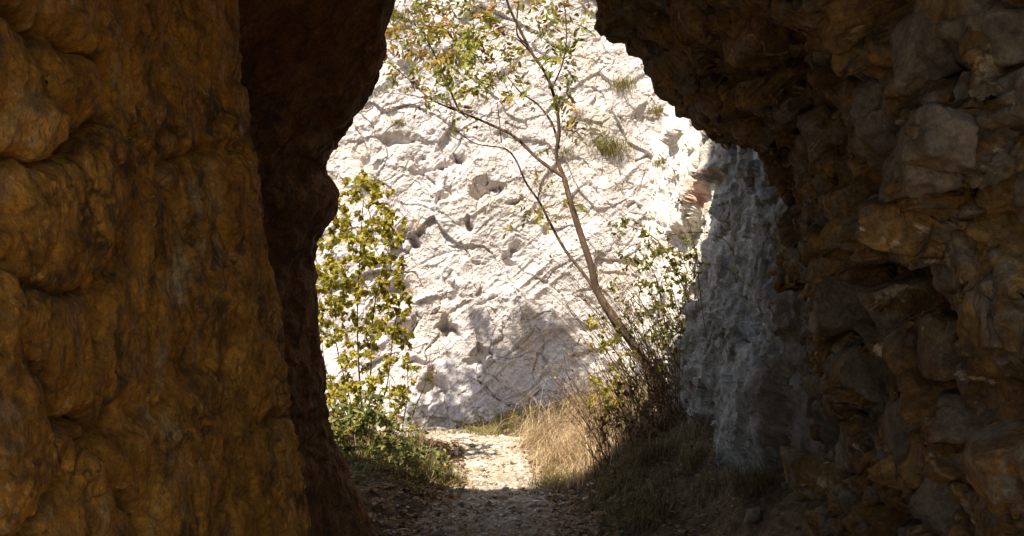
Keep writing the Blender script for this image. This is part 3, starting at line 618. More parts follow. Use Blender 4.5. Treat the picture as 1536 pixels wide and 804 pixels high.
def grow(nodes, targets, rng, r0=0.004, r1=0.0012, sag=0.05, mb=None, kink=0.03, maxlen=1e9, sides=4):
    """reach every target from the nearest wood already grown; returns the twigs"""
    nodes = [np.asarray(n, float) for n in nodes]; arr = np.array(nodes); twigs = []
    order = np.argsort([np.min(np.linalg.norm(arr - t, axis=1)) for t in targets])
    for i in order:
        t = targets[i]; dv = arr - t; dist = np.linalg.norm(dv * np.array((1, 1, 0.8)), axis=1) + 0.35 * np.clip(dv[:, 2], 0, 9); k = int(np.argmin(dist)); a = arr[k]; ln = np.linalg.norm(t - a)
        if ln < 0.02 or ln > maxlen: continue
        m1 = a + (t - a) * 0.35 + rng.standard_normal(3) * kink * ln * 2 + np.array((0, 0, -sag * ln)); m2 = a + (t - a) * 0.7 + rng.standard_normal(3) * kink * ln * 2 + np.array((0, 0, -sag * ln * .3))
        pts = catmull([a, m1, m2, t], max(5, int(ln / 0.05) + 3))
        if mb is not None: tube(mb, pts, min(r0, r1 + 0.006 * ln), r1, sides)
        arr = np.concatenate([arr, pts[1:]]); twigs.append(pts)
    return twigs
def cloud(clusters, rng):
    """targets: (px, py, radius px, depth, depth spread, count)"""
    out = []
    for (px, py, r, y, sy, n) in clusters:
        for _ in range(n):
            a, q = rng.uniform(0, 6.283), r * math.sqrt(rng.random()); out.append(P(px + q * math.cos(a), py + q * math.sin(a), y + rng.normal(0, sy)))
    return np.array(out)
def stem_px(pts): return np.array([P(*p) for p in pts])
def root_down(pts):
    b = pts[0]; g = float(gz(np.array([b[0]]), np.array([b[1]]))[0])
    return np.concatenate([[(b[0] + 0.01, b[1] + 0.01, g - 0.04)], pts]) if b[2] > g + 0.02 else pts
def ground_at0(px, y):
    x = P(px, 600, y)[0]; return np.array((x, y, float(gz(np.array([x]), np.array([y]))[0]) - .01))
def plant_root(name, at_, label, cat, group=None):
    o = bpy.data.objects.new(name, None); COL.objects.link(o); o.location = Vector(at_); o.empty_display_size = 0.1
    return tag(o, label, cat, group)
def child(name, mb_or_me, mat, parent, sm=True, kind=None):
    me = mb_or_me.build(name, sm) if isinstance(mb_or_me, MB) else mb_or_me
    o = obj(name, me, mat, parent); o.matrix_parent_inverse = Matrix.Translation(-parent.location)
    if kind: o['kind'] = kind
    return o
def fixparent(o, parent): o.matrix_parent_inverse = Matrix.Translation(-parent.location)

# ------------------------------------------------------------------ the young ash that leans across the opening
rng = np.random.default_rng(11)
YT = 8.7
TR = stem_px([(1012, 640, YT), (985, 575, YT), (955, 522, YT), (925, 485, YT), (902, 440, YT), (884, 395, YT), (868, 345, YT), (856, 300, YT), (846, 266, YT)])
LEAD = stem_px([(846, 266, YT), (838, 232, YT), (843, 196, YT - .03), (836, 155, YT - .06), (818, 112, YT - .1), (798, 80, YT - .12), (778, 42, YT - .15), (762, 0, YT - .2), (750, -60, YT - .25), (742, -140, YT - .3)])
LIMB = stem_px([(846, 266, YT), (810, 240, YT + .05), (770, 208, YT + .1), (735, 188, YT + .15), (690, 170, YT + .2), (645, 150, YT + .2), (612, 116, YT + .25), (580, 92, YT + .3)])
SEC = stem_px([(932, 505, YT + .05), (912, 470, YT + .12), (880, 420, YT + .2), (850, 378, YT + .25), (826, 338, YT + .3), (805, 305, YT + .3), (788, 272, YT + .35), (770, 240, YT + .35), (752, 222, YT + .4), (715, 218, YT + .4), (676, 188, YT + .45)])
B1 = stem_px([(838, 222, YT), (824, 186, YT + .1), (806, 158, YT + .2), (782, 138, YT + .3), (762, 116, YT + .35)])
B2 = stem_px([(790, 66, YT - .13), (776, 52, YT - .2), (776, 20, YT - .25), (780, -20, YT - .3)])
B3 = stem_px([(690, 170, YT + .2), (660, 100, YT + .1), (640, 60, YT), (610, 10, YT)])
B4 = stem_px([(640, 148, YT + .2), (612, 142, YT + .1), (584, 140, YT + .05)])
B5 = stem_px([(752, 214, YT + .4), (749, 180, YT + .35), (745, 150, YT + .3)])
B6 = stem_px([(700, 176, YT + .2), (660, 152, YT + .3), (610, 158, YT + .35), (572, 164, YT + .4)])
B7 = stem_px([(828, 132, YT - .05), (846, 100, YT - .1), (850, 60, YT - .2), (846, 0, YT - .3)])
B8 = stem_px([(800, 82, YT - .1), (770, 55, YT), (735, 50, YT + .1), (700, 40, YT + .1)])
for a_ in (TR, LEAD, LIMB, SEC, B1, B3, B7): a_[1:-1] += rng.normal(0, .012, a_[1:-1].shape)
tree = plant_root('ash_tree', TR[0], 'slender leaning young tree with forked grey trunk and sparse yellowing leaves', 'tree')
mb = MB(); tube(mb, root_down(TR), 0.042, 0.021, 10, 60, 0.03, rng); child('trunk', mb, M_BARK, tree)
for pts, r0, r1, n in ((LEAD, .017, .008, 50), (LIMB, .016, .004, 46), (SEC, .016, .004, 50), (B1, .012, .004, 22), (B2, .009, .004, 16), (B3, .010, .003, 22), (B4, .005, .002, 12), (B5, .006, .002, 12), (B6, .006, .002, 16), (B7, .008, .003, 18), (B8, .007, .003, 18)):
    mb = MB(); tube(mb, pts, r0, r1, 7, n, 0.03, rng); child('branch', mb, M_BARK, tree)
skel = np.concatenate([catmull(a, 24) for a in (LEAD[2:], LIMB[1:], SEC[5:], B1, B2, B3, B4, B5, B6, B7, B8)])
tg = cloud([(610, 30, 42, YT, .3, 14), (640, 62, 50, YT + .1, .3, 18), (690, 40, 52, YT + .1, .3, 18), (700, 95, 48, YT + .1, .3, 16), (640, 115, 40, YT + .2, .25, 12), (760, 95, 34, YT, .25, 8), (740, 30, 40, YT, .25, 9), (770, 120, 30, YT + .2, .2, 5),
            (690, 140, 30, YT + .2, .2, 6), (845, 80, 26, YT - .1, .2, 9), (850, 140, 22, YT, .2, 6), (830, 30, 30, YT - .1, .2, 7), (855, 190, 20, YT, .15, 3), (800, 325, 22, YT + .2, .1, 3), (815, 300, 20, YT + .2, .1, 2), (846, 312, 20, YT + .1, .1, 3), (596, 84, 18, YT + .2, .15, 4), (770, -50, 60, YT - .1, .3, 10), (660, -40, 80, YT, .3, 12)], rng)
mb = MB(); tw = grow(skel, tg, rng, 0.004, 0.0011, 0.03, mb)
for _ in range(26):                                                    # bare twigs off the limbs
    a = skel[rng.integers(len(skel))]; d = np.array((rng.normal(-.3, .6), rng.normal(0, .5), rng.normal(.25, .4))); tube(mb, [a, a + d * .12, a + d * .3 + rng.normal(0, .02, 3)], 0.003, 0.001, 4, 6)
child('twigs', mb, M_BARK, tree, kind='stuff')
LEAVES = [pinnate(700 + k) for k in range(7)]
nl = 0
for t in tw:
    for k in range(2 if rng.random() < 0.62 else 1):
        if nl >= 290: break
        u = 1.0 if k == 0 else rng.uniform(.45, .9); i = min(len(t) - 1, int(u * (len(t) - 1))); d = t[i] - t[max(0, i - 2)]; d = d / (np.linalg.norm(d) + 1e-9) + rng.normal(0, .55, 3) + np.array((0, 0, -.25))
        fixparent(leaf_object(LEAVES[rng.integers(7)], M_TLEAF1, tree, t[i], d, rng.uniform(1.0, 1.45), rng, .5), tree); nl += 1

tg2 = cloud([(600, 20, 50, YT, .3, 20), (650, 50, 64, YT, .3, 32), (700, 60, 66, YT, .3, 32), (640, 100, 50, YT + .1, .3, 18), (745, 50, 66, YT, .3, 30), (790, 130, 40, YT + .1, .2, 12), (700, 170, 40, YT + .2, .2, 8), (820, 250, 30, YT + .1, .1, 5), (715, 120, 36, YT + .1, .2, 14), (850, 60, 26, YT - .1, .2, 14), (845, 110, 26, YT, .2, 14), (825, 20, 30, YT, .2, 12), (856, 170, 22, YT, .2, 8), (870, 20, 20, YT, .2, 8)], rng)
mb = MB(); mbl = MB(); sk2 = np.concatenate([skel] + tw)
for q in grow(sk2, tg2, rng, 0.003, 0.0009, 0.03, mb):
    d = q[-1] - q[-2]; d = d / (np.linalg.norm(d) + 1e-9); n_ = rng.integers(3, 6); i = rng.integers(max(1, len(q) // 2), len(q), n_); add_leaves(mbl, q[i], d * .8 + rng.normal(0, .6, (n_, 3)), rng.uniform(.03, .052, n_), .3, rng, .5)
child('twigs', mb, M_BARK, tree, kind='stuff'); child('foliage', mbl, M_TLEAF, tree, kind='stuff')
# ------------------------------------------------------------------ generic shrub
def shrub(name, label, cat, stems, clusters, seed, leaf_len, leaf_wd, lm, lm1, stem_mat, r=(0.009, 0.003), per=6, single=120, flat=0.45, group=None, twig=(0.0035, 0.0011), maxlen=0.7, mult=1, spread=1.0):
    rng = np.random.default_rng(seed); st = [root_down(stem_px(s)) for s in stems]
    root = plant_root(name, st[0][0], label, cat, group); sk = []
    for s in st:
        mb = MB(); pts = tube(mb, s, r[0] * rng.uniform(.75, 1.2), r[1], 6, max(14, len(s) * 6), 0.05, rng); child('stem', mb, stem_mat, root); sk.append(pts[len(pts) // 5:])
    tg = cloud([(a, b, c * spread * (1.1 if mult > 1 else 1), d, e, int(n * mult)) for a, b, c, d, e, n in clusters], rng); mb = MB(); tw = grow(np.concatenate(sk), tg, rng, twig[0], twig[1], 0.04, mb, 0.05, maxlen)
    if mb.n: child('twigs', mb, stem_mat, root, kind='stuff')
    pos, dr, sz = [], [], []
    for t in tw:
        for k in range(per):
            u = rng.uniform(.25, 1.0); i = min(len(t) - 1, max(1, int(u * (len(t) - 1)))); d = t[i] - t[i - 1]; d = d / (np.linalg.norm(d) + 1e-9)
            pos.append(t[i]); dr.append(d * .7 + rng.normal(0, .7, 3) + np.array((0, 0, -.15))); sz.append(leaf_len * rng.uniform(.6, 1.25))
    pos, dr, sz = np.array(pos), np.array(dr), np.array(sz); o = np.argsort(-sz); one = o[:single]; rest = o[single:]
    lmesh = simple_leaf('leaf', leaf_wd)
    for i in one: fixparent(leaf_object(lmesh, lm1, root, pos[i], dr[i], sz[i], rng, flat), root)
    if len(rest):
        mb = MB(); add_leaves(mb, pos[rest], dr[rest], sz[rest], leaf_wd, rng, flat); child('foliage', mb, lm, root, kind='stuff')
    return root
# left: tall yellow-green shrub close to the cave edge
YL = 8.8
shrub('leafy_shrub', 'tall yellow green leafy shrub against the left cave edge', 'shrub',
      [[(548, 660, YL), (540, 580, YL), (536, 480, YL), (540, 380, YL), (545, 300, YL)], [(540, 655, YL), (520, 580, YL + .1), (502, 500, YL + .1), (496, 400, YL + .1), (505, 340, YL + .1)], [(552, 655, YL), (556, 560, YL - .1), (560, 470, YL - .1), (575, 400, YL - .1), (590, 350, YL - .1)],
       [(530, 650, YL + .1), (505, 590, YL + .2), (486, 540, YL + .2), (478, 440, YL + .2)], [(556, 650, YL + .1), (580, 580, YL), (590, 500, YL), (604, 440, YL)]],
      [(530, 320, 40, YL, .2, 26), (550, 345, 36, YL, .2, 18), (510, 370, 36, YL, .2, 22), (545, 400, 40, YL, .2, 22), (505, 430, 34, YL, .2, 20), (560, 450, 38, YL, .2, 20), (520, 490, 40, YL, .2, 16), (578, 372, 24, YL - .1, .1, 8), (590, 470, 22, YL - .1, .1, 8), (500, 540, 34, YL, .2, 14), (560, 530, 40, YL, .2, 10), (540, 275, 16, YL, .1, 5), (600, 560, 24, YL - .1, .1, 8), (492, 400, 26, YL + .1, .2, 18), (490, 480, 24, YL + .1, .2, 16), (575, 420, 30, YL, .15, 16), (585, 500, 26, YL, .15, 12), (560, 310, 26, YL, .15, 12), (500, 320, 22, YL + .1, .1, 10), (590, 345, 18, YL - .1, .1, 6), (500, 590, 26, YL, .15, 20), (540, 570, 30, YL, .15, 18), (530, 620, 30, YL - .1, .15, 18), (580, 600, 26, YL - .1, .12, 14), (495, 640, 18, YL - .1, .12, 8)],
      21, 0.040, 0.4, M_SLEAF, M_SLEAF1, M_TWIG, (0.008, 0.003), 20, 280, spread=1.35, mult=1.25)
shrub('leafy_shrub', 'low bright green lance leaved shrub left of the path', 'shrub',
      [[(536, 690, 8.3), (530, 640, 8.3), (520, 600, 8.3)], [(545, 692, 8.25), (560, 640, 8.25), (572, 605, 8.2)], [(540, 690, 8.35), (545, 630, 8.35), (542, 585, 8.35)], [(530, 690, 8.3), (505, 650, 8.3), (494, 620, 8.3)], [(552, 692, 8.2), (588, 660, 8.15), (606, 640, 8.1)]],
      [(520, 620, 34, 8.3, .15, 22), (560, 625, 36, 8.25, .15, 22), (540, 660, 44, 8.2, .15, 22), (500, 665, 24, 8.3, .1, 10), (590, 665, 34, 8.15, .12, 14), (560, 700, 40, 8.1, .1, 14)],
      22, 0.065, 0.22, M_GLEAF, M_GLEAF1, M_PTWIG, (0.006, 0.002), 11, 200)
shrub('leafy_shrub', 'thin half bare shrub with round leaves before the cliff foot left', 'shrub',
      [[(600, 690, 9.3), (604, 640, 9.3), (612, 580, 9.3), (606, 500, 9.3)], [(606, 690, 9.3), (620, 620, 9.25), (640, 570, 9.2), (646, 520, 9.2)], [(596, 690, 9.35), (586, 630, 9.4), (584, 570, 9.4)], [(610, 690, 9.3), (636, 640, 9.3), (660, 610, 9.3)]],
      [(600, 540, 26, 9.3, .1, 6), (615, 590, 26, 9.3, .1, 7), (640, 560, 16, 9.2, .1, 3), (590, 600, 20, 9.3, .1, 6), (610, 640, 26, 9.3, .1, 8)],
      23, 0.055, 0.42, M_SLEAF, M_SLEAF1, M_PTWIG, (0.007, 0.002), 4, 80)
shrub('leafy_shrub', 'low tangled undergrowth between the left shrubs and the path', 'undergrowth',
      [[(600, 720, 8.05), (606, 690, 8.05), (618, 660, 8.0)], [(625, 720, 8.1), (636, 690, 8.1), (650, 660, 8.1)], [(580, 725, 8.0), (575, 700, 8.0), (566, 670, 8.0)], [(645, 722, 8.2), (655, 700, 8.2), (668, 680, 8.2)], [(560, 730, 7.9), (548, 705, 7.9), (535, 690, 7.9)], [(612, 715, 8.3), (600, 670, 8.3), (590, 640, 8.35)]],
      [(600, 690, 34, 8.05, .12, 40), (640, 690, 30, 8.1, .12, 34), (570, 700, 34, 8.0, .12, 36), (545, 715, 26, 7.9, .1, 22), (665, 695, 18, 8.2, .1, 14), (615, 720, 34, 7.95, .1, 26), (610, 655, 26, 8.3, .1, 16)],
      29, 0.034, 0.36, M_GLEAF, M_GLEAF1, M_PTWIG, (0.004, 0.0015), 6, 120)
# right: dark twiggy shrubs on the mound
YR = 8.6
shrub('twiggy_shrub', 'dark many stemmed shrub with small leaves before the grey outcrop', 'shrub',
      [[(1068, 690, YR), (1062, 600, YR), (1048, 500, YR), (1020, 420, YR), (985, 360, YR), (935, 335, YR)], [(1060, 690, YR - .1), (1030, 620, YR - .1), (990, 560, YR - .1), (960, 500, YR - .1), (935, 470, YR - .1)], [(1072, 690, YR), (1078, 590, YR), (1070, 480, YR), (1050, 400, YR), (1030, 330, YR)], [(1055, 690, YR), (1020, 600, YR), (1000, 500, YR), (985, 420, YR), (958, 375, YR)], [(1066, 690, YR - .1), (1046, 600, YR - .15), (1030, 540, YR - .15), (1040, 460, YR - .15)], [(1080, 690, YR - .1), (1084, 600, YR - .15), (1076, 540, YR - .15)]],
      [(1000, 395, 34, YR, .12, 16), (965, 365, 30, YR, .12, 12), (1030, 440, 36, YR, .12, 16), (990, 470, 40, YR, .12, 20), (1040, 510, 36, YR, .12, 22), (1000, 540, 40, YR, .12, 22), (960, 500, 30, YR, .12, 10), (1050, 570, 30, YR, .12, 16), (1010, 590, 40, YR, .12, 14), (1040, 380, 24, YR, .1, 6), (930, 340, 16, YR, .1, 4), (940, 420, 24, YR, .1, 5)],
      24, 0.030, 0.42, M_BLEAF, M_BLEAF, M_TWIG, (0.009, 0.003), 9, 60, maxlen=0.6, mult=2.6, spread=1.25)
shrub('leafy_shrub', 'small green shrub at the foot of the leaning tree', 'shrub',
      [[(948, 640, 8.4), (925, 590, 8.4), (900, 545, 8.4), (880, 480, 8.4)], [(952, 640, 8.4), (940, 580, 8.4), (925, 540, 8.4)], [(944, 640, 8.35), (915, 610, 8.3), (892, 575, 8.3)]],
      [(885, 475, 20, 8.4, .1, 7), (900, 520, 24, 8.4, .1, 8), (912, 565, 28, 8.35, .1, 10), (925, 600, 26, 8.3, .1, 8), (895, 590, 18, 8.3, .1, 5), (935, 545, 20, 8.4, .1, 5), (905, 610, 22, 8.2, .1, 6)],
      25, 0.042, 0.4, M_SLEAF, M_SLEAF1, M_TWIG, (0.006, 0.002), 7, 120)
shrub('twiggy_shrub', 'reddish brown dead twiggy thicket on the mound under the leaning tree', 'shrub',
      [[(1000, 680, 8.0), (970, 620, 8.0), (940, 585, 8.0)], [(1010, 680, 8.0), (1000, 600, 8.05), (985, 560, 8.1)], [(1030, 690, 7.9), (1040, 620, 7.9), (1056, 575, 7.9)], [(985, 675, 8.0), (950, 640, 8.0), (915, 620, 8.0)], [(1045, 690, 7.8), (1070, 640, 7.8), (1084, 600, 7.8)]],
      [(960, 610, 44, 8.0, .2, 40), (1010, 610, 46, 8.0, .2, 44), (1050, 630, 34, 7.9, .15, 30), (990, 650, 50, 7.9, .2, 36), (920, 640, 28, 8.0, .15, 18), (1000, 570, 34, 8.1, .15, 24)],
      26, 0.026, 0.4, M_LITTER, M_LITTER, M_TWIG, (0.006, 0.002), 6, 0, twig=(0.003, 0.0013), mult=2)
# loose bare brushwood on the mound
bw = plant_root('brushwood', ground_at0(985, 8.0), 'tangle of thin bare brown twigs filling the mound by the grey outcrop', 'brushwood'); rng = np.random.default_rng(28); mbt = MB(); mbl = MB(); pp = []
for k in range(260):
    px = rng.uniform(890, 1100); y = rng.uniform(7.9, 9.1); b = ground_at0(px, y); h = rng.uniform(.25, 1.25) * (0.5 + 0.85 * (px - 890) / 195); d = np.array((rng.normal(-.25, .4), rng.normal(0, .2), 1.0)); d2 = d + np.array((rng.normal(-.2, .3), rng.normal(0, .2), -.1))
    pts = tube(mbt, [b, b + d * h * .4, b + d * h * .65 + d2 * h * .15, b + d * h * .7 + d2 * h * .4], .0035, .001, 4, 12); pp.append(pts[3:])
    for j in range(4):
        i = rng.integers(4, 12); e = np.array((rng.normal(0, .6), rng.normal(0, .4), rng.normal(.4, .4))) * h * .25; pp.append(tube(mbt, [pts[i], pts[i] + e * .5 + rng.normal(0, .01, 3), pts[i] + e], .0016, .0008, 3, 5)[2:])
child('twigs', mbt, M_TWIG, bw, kind='stuff'); pp = np.concatenate(pp); k = rng.integers(0, len(pp), 1500); add_leaves(mbl, pp[k], rng.normal(0, 1, (1500, 3)), rng.uniform(.012, .032, 1500), .42, rng); child('foliage', mbl, M_DRYL, bw, kind='stuff')
# bramble canes arching over the outcrop
br = plant_root('bramble', P(1078, 690, 7.7), 'thin arching bramble canes hanging across the grey outcrop', 'bramble'); rng = np.random.default_rng(31); cane_pts = []
for s in ([(1078, 690, 7.7), (1092, 560, 7.5), (1106, 460, 7.4), (1100, 380, 7.4), (1070, 352, 7.4), (1010, 352, 7.5), (960, 375, 7.6)], [(1074, 690, 7.7), (1080, 600, 7.6), (1096, 500, 7.4), (1104, 420, 7.35), (1080, 398, 7.4), (1030, 396, 7.5), (990, 402, 7.6)], [(1082, 690, 7.7), (1068, 560, 7.6), (1054, 470, 7.6), (1040, 360, 7.6), (1020, 300, 7.7)]):
    mb = MB(); cane_pts.append(tube(mb, root_down(stem_px(s)), 0.004, 0.0012, 5, 50)); child('cane', mb, M_TWIG, br)
mb = MB(); cp = np.concatenate(cane_pts)[10:]; k = rng.integers(0, len(cp), 90); add_leaves(mb, cp[k], rng.normal(0, 1, (90, 3)), rng.uniform(.02, .04, 90), .42, rng); child('foliage', mb, M_BLEAF, br, kind='stuff')
# tree standing left of the gully, whose shade falls on the cliff foot
rng = np.random.default_rng(41)
t2 = plant_root('broadleaf_tree', (-2.5, 8.7, float(gz(np.array([-2.5]), np.array([8.7]))[0])), 'leafy tree left of the gully shading the cliff foot', 'tree')
mb = MB(); tp = tube(mb, [(-2.5, 8.7, -.1), (-2.45, 8.7, 1.5), (-2.4, 8.72, 3.0), (-2.2, 8.75, 4.2), (-1.85, 8.8, 5.0), (-1.55, 8.8, 5.7)], .07, .012, 8, 40, .03, rng); child('trunk', mb, M_BARK, t2)
tg = np.array([(-1.55, 8.8, 5.2)] * 200) + rng.normal(0, 1, (200, 3)) * np.array((.27, .22, .25)); tg = np.concatenate([tg, np.array([(-1.45, 8.8, 5.95)] * 46) + rng.normal(0, .14, (46, 3)), np.array([(-2.35, 8.8, 4.8)] * 40) + rng.normal(0, 1, (40, 3)) * np.array((.3, .2, .2))]); tg = tg[tg[:, 2] > 4.3]
mb = MB(); tw = grow(tp[22:], tg, rng, .006, .0015, .03, mb); child('twigs', mb, M_BARK, t2, kind='stuff')
q = np.concatenate([t[-4:] for t in tw]); q = np.repeat(q, 9, 0) + rng.normal(0, .05, (len(q) * 9, 3)); mb = MB(); add_leaves(mb, q, rng.normal(0, 1, q.shape), rng.uniform(.05, .085, len(q)), .36, rng); child('crown', mb, M_SLEAF, t2, kind='stuff')

# ------------------------------------------------------------------ grasses
def blades(mb, root, h, lean, wd, rng, droop=0.6, segs=4):
    k = len(root); a = rng.uniform(0, 6.283, k); dirs = np.stack([np.cos(a), np.sin(a), a * 0], 1) * rng.uniform(.1, .8, k)[:, None] + np.asarray(lean)
    side = np.cross(dirs, (0, 0, 1.0)); side /= np.linalg.norm(side, axis=1, keepdims=True) + 1e-9
    t = np.linspace(0, 1, segs + 1); dr = droop * rng.uniform(.4, 1.5, k)
    c = root[:, None] + h[:, None, None] * (dirs[:, None] * (t ** 1.4)[None, :, None] + np.array((0, 0, 1.0))[None, None] * (t[None, :] - dr[:, None] * 0.75 * t[None, :] ** 2.4)[..., None])
    w = wd * (1 - 0.85 * t)[None, :, None] * side[:, None] * rng.uniform(.7, 1.4, k)[:, None, None]
    v = np.stack([c - w, c + w], 2).reshape(k, -1, 3); f = []
    for i in range(segs): f += [(2 * i, 2 * i + 1, 2 * i + 3), (2 * i, 2 * i + 3, 2 * i + 2)]
    mb.add(v.reshape(-1, 3), (np.array(f)[None] + (np.arange(k) * 2 * (segs + 1))[:, None, None]).reshape(-1, 3))
def grass_patch(name, label, cat, n, xf, yr, h, lean, wd, mat, seed, clump=0.0, droop=.6, kind='stuff'):
    rng = np.random.default_rng(seed); y = rng.uniform(*yr, n); x = xf(y, rng.random(n), rng)
    if clump:
        cxs = rng.integers(0, n, max(3, int(n / 60))); j = rng.integers(0, len(cxs), n); x = x[cxs][j] + rng.normal(0, clump, n); y = y[cxs][j] + rng.normal(0, clump, n)
    r = np.stack([x, y, gz(x, y) - .01], 1); mb = MB(); hh = rng.uniform(*h, n) * (0.45 + 0.9 * (vnoise(np.stack([x * 5, y * 5, x * 0], 1), seed) * .5 + .5)); an = 3 * vnoise(np.stack([x * 3, y * 3, x * 0 + 7], 1), seed + 1); blades(mb, r, hh, np.asarray(lean)[None] + .45 * np.stack([np.cos(an), np.sin(an), an * 0], 1), wd, rng, droop)
    return tag(obj(name, mb.build(name), mat), label, cat, kind=kind)
edgeR = lambda y: path_mid(y) + path_half(y)
edgeL = lambda y: path_mid(y) - path_half(y)
grass_patch('dry_grass', 'blond dry grass spilling over the sunlit mound by the path', 'grass', 5600, lambda y, u, r: edgeR(y) + .03 + u ** 1.2 * .9, (8.1, 10.6), (.12, .40), (-.45, -.3, 0), .003, M_DRY, 51, .07, 1.05)
grass_patch('dry_grass', 'long loose dry stalks arching over the mound towards the cliff', 'grass', 900, lambda y, u, r: edgeR(y) + .06 + u * .65, (8.5, 10.7), (.4, .95), (-.25, -.1, 0), .0024, M_DRY, 52, .09, .85)
grass_patch('grass', 'yellow green grass along the foot of the cliff', 'grass', 1500, lambda y, u, r: -.55 + u * 1.5, (11.0, 11.7), (.12, .32), (-.2, -.3, 0), .003, M_MIXG, 53, .08, .8)
grass_patch('grass', 'dark green grass in shade at the right path edge', 'grass', 2600, lambda y, u, r: edgeR(y) + .12 + u * .75, (6.3, 8.1), (.08, .22), (-.1, -.1, 0), .0028, M_GRASS, 54, .06, .6)
grass_patch('grass', 'short green and straw grass at the left path edge', 'grass', 2600, lambda y, u, r: edgeL(y) - .04 - u * .75, (7.7, 9.6), (.06, .22), (.1, -.15, 0), .0026, M_MIXG, 55, .06, .6)
def tuft(label, c, n, h, lean, mat, seed, spread=.05, droop=.9, wd=.0026, group=None):
    rng = np.random.default_rng(seed); r = rng.normal(0, 1, (n, 3)) * np.array((spread, spread * .5, spread * .35)); mb = MB(); blades(mb, r, rng.uniform(h * .5, h, n), lean, wd, rng, droop)
    o = obj('grass_tuft', mb.build('grass_tuft'), mat, None, c); return tag(o, label, 'grass tuft', group)
def ground_at(px, y):
    x = P(px, 600, y)[0]; return np.array((x, y, float(gz(np.array([x]), np.array([y]))[0]) - .01))
tuft('drooping green grass tuft at the foot of the grey outcrop', ground_at(1135, 5.9), 420, .30, (-.25, -.2, 0), M_GRASS, 61, .07)
tuft('pale straw grass tuft at the left edge of the sunlit path', ground_at(668, 8.35), 300, .20, (.15, -.2, 0), M_MIXG, 62, .06)
tuft('green and straw grass tuft hanging at the right edge of the sunlit path', ground_at(838, 8.2), 500, .28, (-.25, -.3, 0), M_MIXG, 63, .09)
tuft('green grass tuft in shade below the twiggy shrub', ground_at(985, 7.2), 420, .30, (-.2, -.2, 0), M_GRASS, 64, .09)
for i, (px, py, n, h, sp, mat, lb) in enumerate([(912, 222, 700, .30, .13, M_MIXG, 'large brown green grass tuft on the ledge right of the leaning tree'), (938, 128, 300, .22, .1, M_MIXG, 'grass tuft high on the cliff beside the overhang'), (962, 160, 200, .2, .06, M_MIXG, 'dry grass tuft right beneath the overhang lip on the cliff'), (592, 178, 160, .14, .05, M_MIXG, 'small grass tuft on the upper left of the cliff'),
        (541, 268, 150, .14, .04, M_SLEAF, 'little green plant tuft on the cliff above the tall shrub'), (634, 350, 120, .10, .04, M_DRY, 'tiny straw tuft in the middle of the cliff'), (870, 172, 120, .12, .05, M_DRY, 'straw tuft on the cliff just right of the leaning trunk'), (610, 432, 120, .12, .05, M_DRY, 'straw tuft on the cliff right of the tall shrub'), (850, 228, 140, .12, .06, M_MIXG, 'green tuft behind the fork of the leaning tree'), (985, 245, 120, .14, .05, M_MIXG, 'small tuft left of the red paint mark'), (600, 20, 200, .2, .08, M_MIXG, 'grass tuft at the top of the cliff by the left cave edge')]):
    c = hit(CP, px, py)
    if px > 950: 
        c2 = hit(BP, px, py); c = c2 if c2 is not None and c2[1] < c[1] else c
    tuft(lb, c + np.array((0, .02, 0)), n, h, (-.1, -.5, 0), mat, 70 + i, sp, .9, group='grass tufts on the cliff')
# bare upright stalks by the left path edge
rng = np.random.default_rng(81)
for i, (px, y, h) in enumerate([(640, 8.2, .42), (626, 8.4, .5), (652, 8.5, .36), (612, 8.1, .46)]):
    c = ground_at(px, y); mb = MB(); 
    for k in range(5): 
        d = np.array((rng.normal(0, .22), rng.normal(0, .15), 1)); tube(mb, [(0, 0, -.02), d * h * .5 + rng.normal(0, .01, 3), d * h + rng.normal(0, .03, 3)], .0028, .001, 4, 8)
    tag(obj('dry_stalks', mb.build('dry_stalks'), M_PTWIG, None, c), 'bare straw coloured stalks standing at the left path edge', 'dry stalks', 'bare stalks by the path')

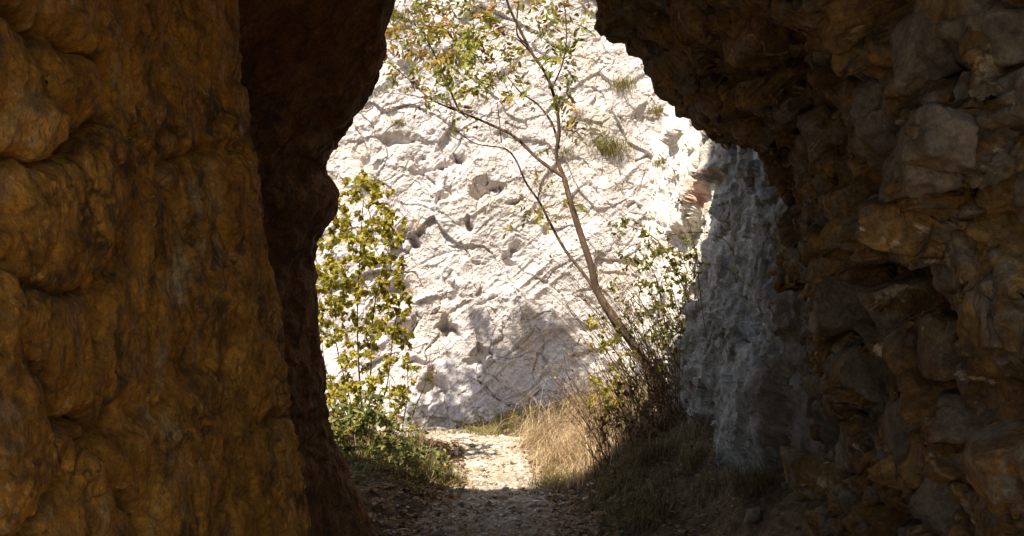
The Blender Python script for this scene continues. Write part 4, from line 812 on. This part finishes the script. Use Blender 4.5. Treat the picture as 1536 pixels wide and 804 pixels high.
# ------------------------------------------------------------------ stones and fallen leaves
rng = np.random.default_rng(91)
mb = MB(); shapes = [chip(900 + k, 1, (1, .8, .55), 7, .0, 10) for k in range(12)]
NG = 12000; gyv = 5.0 + 6.8 * rng.random(NG) ** 0.8; gxv = path_mid(gyv) + rng.normal(0, .5, NG) * (path_half(gyv) + .15); gzv = gz(gxv, gyv) + .006; gs = .0050 * np.exp(rng.normal(.2, .6, NG))
for i in range(NG):
    if gyv[i] < 7.6 and i % 5 < 3: continue
    v, f = shapes[i % 12]; a = rng.uniform(0, 6.283); c, s_ = math.cos(a), math.sin(a)
    mb.add((v @ np.array([[c, s_, 0], [-s_, c, 0], [0, 0, 1]])) * gs[i] + (gxv[i], gyv[i], gzv[i]), f)
tag(obj('gravel', mb.build('gravel', False), M_GRAVEL), 'loose pale gravel strewn over the path', 'gravel', kind='stuff')
sm_ = []
for k in range(8):
    v, f = chip(950 + k, 3, (1, .8, .5), 8, .06, 14); sm_.append(mesh('stone', v, f))
for i in range(90):
    y = 5.6 + 6 * rng.random(); x = float(path_mid(y) + rng.normal(0, .6) * path_half(y)); s_ = rng.uniform(.018, .042); z = float(gz(np.array([x]), np.array([y]))[0])
    o = obj('stone', sm_[i % 8], M_STONE, None, (x, y, z + s_ * .2)); o.scale = (s_,) * 3; o.rotation_euler = (rng.normal(0, .2), rng.normal(0, .2), rng.uniform(0, 6.28)); tag(o, 'small loose pale stone lying on the path', 'stone', 'small stones on the path')
for px, py, w, h, seed, lb in ((755, 722, 20, 8, 961, 'broad flat pale stone in the sunlit middle of the path'), (735, 694, 14, 5, 962, 'flat stone in the path just beyond the broad one'), (676, 714, 9, 6, 963, 'pale stone at the left edge of the sunlit path'), (800, 690, 9, 5, 964, 'pale stone at the right edge of the sunlit path')):
    a = P(px, py, 1.0); y = CAMZ / (CAMZ - a[2]) if a[2] < CAMZ else 8; x = a[0] * y; s_ = y / FPX
    v, f = chip(seed, 4, (w * s_, w * s_ * .9, h * s_), 8, .05, 14); tag(obj('stone', mesh('stone', v, f), M_STONE, None, (x, y, float(gz(np.array([x]), np.array([y]))[0]) + h * s_ * .2)), lb, 'stone', 'larger stones on the path')
n = 7000; y = rng.uniform(5.0, 10.5, n); sgn = np.where(rng.random(n) < .5, -1, 1); off = np.abs(rng.normal(.15, .45, n)); x = path_mid(y) + sgn * (path_half(y) + off - .1 - .3 * (rng.random(n) < .3) * (y < 7.6)); keep = (np.abs(x) < 1.5); x, y = x[keep], y[keep]
mb = MB(); d = rng.normal(0, 1, (len(x), 3)); d[:, 2] *= .25; add_leaves(mb, np.stack([x, y, gz(x, y) + .018], 1), d, rng.uniform(.02, .05, len(x)), .4, rng, .8)
tag(obj('fallen_leaves', mb.build('fallen_leaves'), M_LITTER), 'brown fallen leaves littering both sides of the path', 'fallen leaves', kind='stuff')
